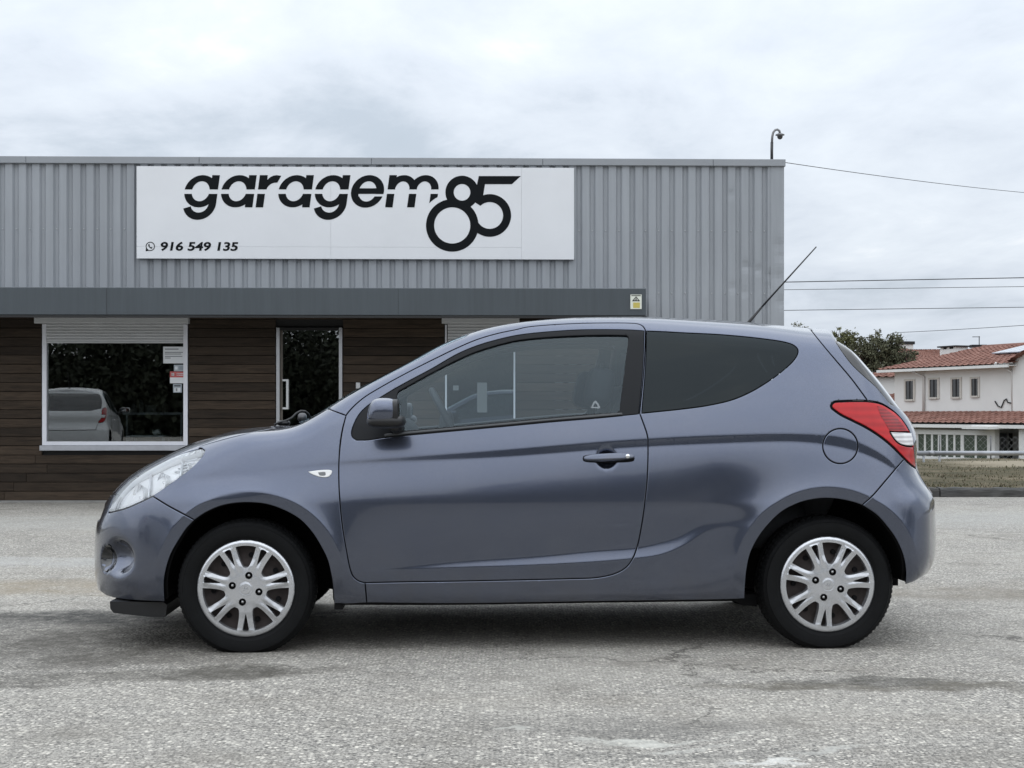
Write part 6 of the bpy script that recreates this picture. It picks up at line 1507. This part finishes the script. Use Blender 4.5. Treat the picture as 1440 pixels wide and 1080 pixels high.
    for sg in (-1, 1):
        ms = MB().sqell((mc[0], sg*0.955, mc[1]+0.002), (0.064, 0.115, 0.056), 0.62, 0.55, 40, 20, mw).build('mirror_cap', PAINT, car, True)
        MB().sqell((mc[0]+0.012, sg*0.955, mc[1]-0.040), (0.082, 0.110, 0.030), 0.7, 0.55, 36, 14).build('mirror_base', BLACK, ms, True)
        MB().sqell((mc[0]+0.050, sg*0.955, mc[1]), (0.018, 0.108, 0.053), 0.5, 0.5, 32, 14).build('mirror_rim', BLACK, ms, True)
        MB().box((mc[0]+0.066, sg*0.955-0.085, mc[1]-0.035), (mc[0]+0.0695, sg*0.955+0.085, mc[1]+0.035)).build('mirror_glass', M_mirror, ms)
        MB().tube([(mc[0]+0.03, sg*0.88, mc[1]-0.050), (mc[0]+0.045, sg*0.83, mc[1]-0.062), (mc[0]+0.05, sg*0.78, mc[1]-0.068)], 0.026, 12, True, 0.030).build('mirror_foot', BLACK, ms, True)
    # --- aerial and wiper
    a0 = px_on_side(np.array([[1051.0, 453.5], [1071.0, 432.0], [1148.0, 347.0]]), 0.0)
    ant = MB().tube([(a0[0, 0]-0.004, 0, a0[0, 1]-0.03), (a0[0, 0]+0.006, 0, a0[0, 1]), (a0[1, 0], 0, a0[1, 1])], 0.011, 10, True, 0.0055).build('aerial', BLACK, car, True)
    MB().tube([(a0[1, 0], 0, a0[1, 1]), (a0[2, 0], 0, a0[2, 1])], 0.0048, 8, True, 0.0030).build('aerial_rod', BLACK, ant, True)
    MB().sqell((a0[0, 0]-0.012, 0, a0[0, 1]-0.012), (0.04, 0.02, 0.016), 0.9, 0.9, 20, 8).build('aerial_foot', BLACK, ant, True)
    w = [px_on_side(np.array([p], float), 0.35)[0] for p in ((386,597),(394,593.5),(402,591.5),(409,588),(415,581.5),(421,578),(427,578.5),(431,582),(433,588))]
    wp_ = MB().tube([(p[0], -0.35+0.012*i, p[1]) for i, p in enumerate(w)], 0.0055, 8).build('wiper', BLACK, car, True)
    w2 = px_on_side(np.array([[425.0, 587.0], [399.0, 595.0]]), 0.30)
    MB().sqell((w2[0, 0], -0.30, w2[0, 1]), (0.022, 0.03, 0.022), 0.8, 0.8, 20, 10).build('wiper_pivot', M_darkmetal, wp_, True)
    MB().sqell((w2[1, 0], -0.30, w2[1, 1]), (0.030, 0.04, 0.013), 0.7, 0.7, 20, 8).build('wiper_cover', BLACK, wp_, True)
    # --- black panel that darkens the fog scoop hole, and dark backing behind the bumper and fender gaps
    fg = outline(pxuv(np.stack([150.5+8.0*np.cos(th)+2.0*np.sin(th), 785-19*np.sin(th)], -1)))
    V, Fc, Nn = panel(fg, inset=0.0, flange=0.0, offset=0.002, roll=False, du=0.008, dv=0.006); side('scoop_shade', V, Fc, Nn, M_scoopshade)
    for nm, pg in (('bumper_backing', bumper), ('bumper_backing', rbp)):
        V, Fc, Nn = panel(pg, both=True, du=0.04, dv=0.02, roll=False, flange=0, offset=-0.028, inset=-0.006); mk(nm, V, Fc, M_gap, car, True, Nn)
    V, Fc, Nn = panel(fen, du=0.04, dv=0.02, roll=False, flange=0, offset=-0.028, inset=-0.006); side('fender_backing', V, Fc, Nn, M_gap)
    # --- cabin
    def seat(x, y, back=True, w=0.25):
        s = MB().sqell((x, y, 0.50), (0.27, w, 0.11), 0.4, 0.35, 28, 10).build('seat', M_seat, car, True)
        b = MB().sqell((0, 0, 0.33), (0.085, w, 0.36), 0.45, 0.45, 28, 14).build('backrest', M_seat, s, True); b.location = (x+0.27, y, 0.50); b.rotation_euler = (0, math.radians(18), 0)
        return s
    for sg in (-1, 1):
        s = seat(0.02, sg*0.36)
        h = px_on_side(np.array([[842.0, 545.0]]), 0.36)[0]
        hr = MB().sqell((0, 0, 0), (0.062, 0.13, 0.095), 0.6, 0.55, 28, 14).build('headrest', M_seat, s, True); hr.location = (h[0] if sg < 0 else h[0]+0.01, sg*0.36, h[1]); hr.rotation_euler = (0, math.radians(12), 0)
    MB().sqell((1.0, 0, 0.52), (0.28, 0.60, 0.12), 0.35, 0.35, 28, 8).build('rear_bench', M_seat, car, True)
    rbk = MB().sqell((0, 0, 0.30), (0.09, 0.60, 0.33), 0.35, 0.4, 28, 12).build('rear_backrest', M_seat, car, True); rbk.location = (1.25, 0, 0.55); rbk.rotation_euler = (0, math.radians(20), 0)
    MB().sqell((-0.80, 0, 0.86), (0.26, 0.68, 0.16), 0.5, 0.35, 36, 14).build('dashboard', M_trim, car, True)
    sp = px_on_side(np.array([[617.0, 561.0], [639.0, 600.0]]), 0.36)
    wc = ((sp[0, 0]+sp[1, 0]*1.0)/2+0.02, -0.36, (sp[0, 1]+sp[1, 1])/2-0.06)
    ring = []; R = 0.185; tilt = math.radians(28)
    for k in range(33):
        a = 2*math.pi*k/32; ring.append((wc[0]-R*math.sin(a)*math.sin(tilt), wc[1]+R*math.cos(a), wc[2]+R*math.sin(a)*math.cos(tilt)))
    st = MB().tube(ring, 0.016, 10, False).build('steering_wheel', M_trim, car, True)
    MB().sqell((wc[0]-0.02, -0.36, wc[2]), (0.035, 0.07, 0.07), 0.7, 0.7, 20, 10).build('wheel_hub', M_trim, st, True)
    MB().sqell((-0.40, 0.0, 1.315), (0.02, 0.12, 0.035), 0.6, 0.5, 24, 10).build('rear_view_mirror', M_gap, car, True)
    for sg in (-1, 1):
        MB().tube([(0.42, sg*0.60, 1.30), (0.40, sg*0.615, 1.10), (0.38, sg*0.66, 0.85)], 0.012, 6).build('seat_belt', M_beltgrey, car, True)
    # --- wheels
    def wheel(name, hub, sg, spin, steer=0.0):
        w = wheel_parts(car, spin); w.location = hub; w.rotation_euler = (0, 0, (math.pi if sg > 0 else 0)+steer)
        return w
    wheel('wheel', (-1.2625, -0.80, 0.2745), -1, 0.0)
    wheel('wheel', (1.2625, -0.80, 0.2800), -1, math.radians(6))
    wheel('wheel', (-1.2625, 0.80, 0.2745), 1, 0.3)
    wheel('wheel', (1.2625, 0.80, 0.2800), 1, 0.9)
    return car
def shape_mesh(outer, holes, height, depth, res=0.005):
    """flat plate in x-z with holes, front surface at y=-height(r), hole walls going back by depth"""
    pts = []; edges = []; loops = []
    for lp in [outer]+holes:
        b = len(pts); m = len(lp); pts += [tuple(p) for p in lp]; edges += [(b+i, b+(i+1) % m) for i in range(m)]; loops.append((b, m))
    lo = np.min(outer, 0); hi = np.max(outer, 0)
    G = np.stack(np.meshgrid(np.arange(lo[0], hi[0], res), np.arange(lo[1], hi[1], res), indexing='ij'), -1).reshape(-1, 2)
    ok = pip(G, np.array(outer))
    for h in holes: ok &= ~pip(G, np.array(h))
    G = G[ok]
    for h in [outer]+holes: G = G[~near(G, np.array(h), res*0.6)]
    pts += G.tolist()
    r = delaunay_2d_cdt([Vector(p) for p in pts], edges, [], 0, 1e-7)
    rv = np.array([tuple(v) for v in r[0]]); fc = np.array([f for f in r[2] if len(f) == 3]); cen = rv[fc].mean(1)
    ok = pip(cen, np.array(outer))
    for h in holes: ok &= ~pip(cen, np.array(h))
    fc = fc[ok]; em = {}
    for i, og in enumerate(r[3]):
        for q in og: em[q] = i
    V = [(p[0], -height(p[0], p[1]), p[1]) for p in rv]; Fc = [list(f) for f in fc]
    for k, (b, m) in enumerate(loops):
        n0 = len(V); c = np.mean([rv[em[b+i]] for i in range(m)], 0)
        for i in range(m):
            p = rv[em[b+i]]; h = height(p[0], p[1]); V.append((p[0], -h, p[1]))
        for i in range(m):
            p = rv[em[b+i]]; q = p if k == 0 else c+(p-c)*0.95; V.append((q[0], -height(p[0], p[1])+depth, q[1]))
        for i in range(m):
            j = (i+1) % m; Fc.append([n0+j, n0+i, n0+m+i, n0+m+j] if k == 0 else [n0+i, n0+j, n0+m+j, n0+m+i])
    return V, Fc
WHEEL = {}
def wheel_parts(car, spin):
    """the wheel's axis is y, its outer face looks to -y"""
    root = bpy.data.objects.new('wheel', None); COL.objects.link(root); root.parent = car; root.empty_display_size = 0.1
    if not WHEEL:
        R = 0.2955; R0 = 0.2095; zf = 0.2745
        prof = [(R0, 0.0), (R0+0.006, -0.006), (R0+0.014, -0.0105), (R0+0.0145, -0.0120), (R0+0.018, -0.0135), (R0+0.0185, -0.0128), (R0+0.040, -0.0185), (R0+0.058, -0.0172), (R0+0.0585, -0.0184), (R0+0.0605, -0.0182), (R0+0.061, -0.0168), (R-0.020, -0.009), (R-0.012, -0.004), (R-0.011, -0.002), (R-0.005, 0.008), (R, 0.018), (R, 0.040), (R-0.006, 0.042), (R-0.006, 0.050), (R, 0.052), (R+0.001, 0.085), (R-0.006, 0.087), (R-0.006, 0.095), (R, 0.097), (R, 0.152), (R-0.008, 0.166), (R-0.04, 0.176), (R0, 0.165)]
        n = 240; V = []; Fc = []
        for i, (r, h) in enumerate(prof):
            for k in range(n):
                rr = r
                if 14 <= i <= 16 and k % 3 == 0: rr -= 0.0035
                if i == 13 and k % 3 == 0: rr -= 0.002
                if 19 <= i <= 20 and (k+1) % 4 == 0: rr -= 0.005
                if i == 24 and k % 3 == 0: rr -= 0.003
                a = 2*math.pi*k/n; x, z = rr*math.cos(a), rr*math.sin(a); y = h
                fl = -zf
                if z < fl+0.0005:
                    y -= 0.010*min(1, (fl-z)/0.02)*(1 if h < 0.05 else -1 if h > 0.12 else 0); z = fl+0.0005
                V.append((x, y, z))
        for i in range(len(prof)-1):
            for k in range(n): Fc.append([i*n+k, i*n+(k+1) % n, (i+1)*n+(k+1) % n, (i+1)*n+k])
        WHEEL['tyre'] = (V, [f[::-1] for f in Fc])
        # hubcap
        def rad(r, a): return (r*math.sin(a), r*math.cos(a))
        outer = [rad(0.2085, -2*math.pi*k/168) for k in range(168)]
        holes = []
        st = 2*math.pi/7
        for k in range(7):
            a0 = k*st; H = []
            # large pear-shaped opening
            half = lambda r: (0.0058+0.0375*((r-0.090)/0.087)**0.60) if r > 0.090 else 0.0
            rs = [0.0900, 0.0915, 0.095, 0.101, 0.110, 0.122, 0.136, 0.150, 0.164, 0.174, 0.1790]
            L = [(-half(r) if i else 0.0, r) for i, r in enumerate(rs)]; Rr = [(-x, r) for x, r in L[::-1]]
            top = [(-0.029, 0.1822), (-0.015, 0.1840), (0.0, 0.1845), (0.015, 0.1840), (0.029, 0.1822)]
            poly = L+top+Rr[:-1]
            for x, r in poly[::-1]:
                H.append((x*math.cos(a0)+r*math.sin(a0), -x*math.sin(a0)+r*math.cos(a0)))
            holes.append(H[::-1])
            a1 = a0+st/2; H = []
            poly = [(0.0, 0.108), (-0.0025, 0.116), (-0.0058, 0.132), (-0.0095, 0.152), (-0.0135, 0.172), (-0.0130, 0.1800), (-0.006, 0.183), (0.006, 0.183), (0.0130, 0.1800), (0.0135, 0.172), (0.0095, 0.152), (0.0058, 0.132), (0.0025, 0.116)]
            for x, r in poly: H.append((x*math.cos(a1)+r*math.sin(a1), -x*math.sin(a1)+r*math.cos(a1)))
            holes.append(H)
        for k in range(4):
            a = math.radians(13.5)+k*math.pi/2
            holes.append([(0.0585*math.sin(a)+0.0150*math.cos(t), 0.0585*math.cos(a)+0.0150*math.sin(t)) for t in np.linspace(0, 2*math.pi, 22, endpoint=False)])
        def hgt(x, z):
            r = math.hypot(x, z); a = math.atan2(x, z)
            h = float(np.interp(r, [0, 0.025, 0.029, 0.034, 0.060, 0.085, 0.130, 0.170, 0.185, 0.196, 0.204, 0.2085], [0.0135, 0.0125, 0.0095, 0.0105, 0.010, 0.0075, 0.004, 0.0045, 0.0065, 0.0070, 0.0050, 0.0]))
            # the two arms of each pair rise towards the slot between them
            q = ((a/st) % 1.0)-0.5
            if 0.07 < r < 0.185: h += 0.004*max(0.0, 1-abs(abs(q*st*r)-0.014)/0.018)*min(1, (r-0.07)/0.03)
            return h
        WHEEL['cap'] = shape_mesh(outer, holes, hgt, 0.030, 0.0045)
        b = MB().lathe([(0.204, 0.004), (0.200, 0.022), (0.185, 0.034), (0.150, 0.040), (0.110, 0.030), (0.060, 0.020), (0.0, 0.020)], 64)
        WHEEL['disc'] = (b.V, [f[::-1] for f in b.F])
    tyre = mk('tyre', *WHEEL['tyre'], M_tyre, root); tyre.data.shade_smooth(); tyre.data.set_sharp_from_angle(angle=math.radians(38))
    cap = mk('hubcap', *WHEEL['cap'], M_hubcap, root, True); cap.data.set_sharp_from_angle(angle=math.radians(40)); cap.rotation_euler = (0, spin, 0); cap.location = (0, -0.003, 0)
    disc = mk('steel_disc', *WHEEL['disc'], M_steeldisc, root, True); disc.rotation_euler = (0, spin, 0)
    hb = MB()
    for k in range(14):
        a = 2*math.pi*(k+0.28)/14; hb.lathe([(0.0, 0.026), (0.0105, 0.026), (0.0115, 0.034)], 14, 'y', (0.143*math.sin(a), 0, 0.143*math.cos(a)))
    tag(hb.build('disc_holes', M_gap, disc), kind='stuff')
    for k in range(4):
        a = math.radians(13.5)+k*math.pi/2; c = (0.0585*math.sin(a), 0.0, 0.0585*math.cos(a))
        r = MB().lathe([(0.0155, -0.0125), (0.0140, -0.0125), (0.0125, -0.002), (0.0125, 0.006), (0.0, 0.006)], 20, 'y', c).build('bolt_recess', M_gap, cap, True)
        MB().lathe([(0.0, -0.010), (0.0050, -0.0098), (0.0074, -0.006), (0.0078, 0.006)], 6, 'y', c).build('wheel_bolt', M_boltmetal, cap, True)
    # raised slanted emblem on the cap
    e = MB()
    for x0, x1 in ((-0.0075, -0.0045), (0.0045, 0.0075)): e.add([(x0-0.002, -0.0146, -0.007), (x1-0.002, -0.0146, -0.007), (x1+0.003, -0.0146, 0.007), (x0+0.003, -0.0146, 0.007)], [[0, 1, 2, 3]])
    e.add([(-0.006, -0.0147, -0.002), (0.006, -0.0147, -0.0005), (0.0065, -0.0147, 0.0022), (-0.0055, -0.0147, 0.0008)], [[0, 1, 2, 3]])
    e.build('emblem', M_emblem, cap)
    ring = MB(); ring.lathe([(0.0265, -0.0120), (0.0278, -0.0132), (0.0292, -0.0118)], 40).build('cap_ring', M_hubcap, cap, True)
    return root
CAR = build_car()
# a second car, parked out of frame to the left, that the left window mirrors
def mirrored_car():
    c = copy_tree(CAR); c.name = 'white_car'
    tag(c, 'white hatchback seen from behind, mirrored in the left garage window', 'car')
    wp = paint_mat('white_paint', (0.62, 0.63, 0.64), (0.66, 0.67, 0.68), 0.0, 0.4)
    def sw(o):
        if o.type == 'MESH':
            for i, s in enumerate(o.material_slots):
                if s.material == M_paint: s.link = 'OBJECT'; s.material = wp
        for ch in o.children: sw(ch)
    sw(c)
    c.location = (-8.85, -5.4, 0); c.rotation_euler = (0, 0, math.radians(84)); c.scale = (1.0, 1.0, 1.08)
    return c
WCAR = mirrored_car()
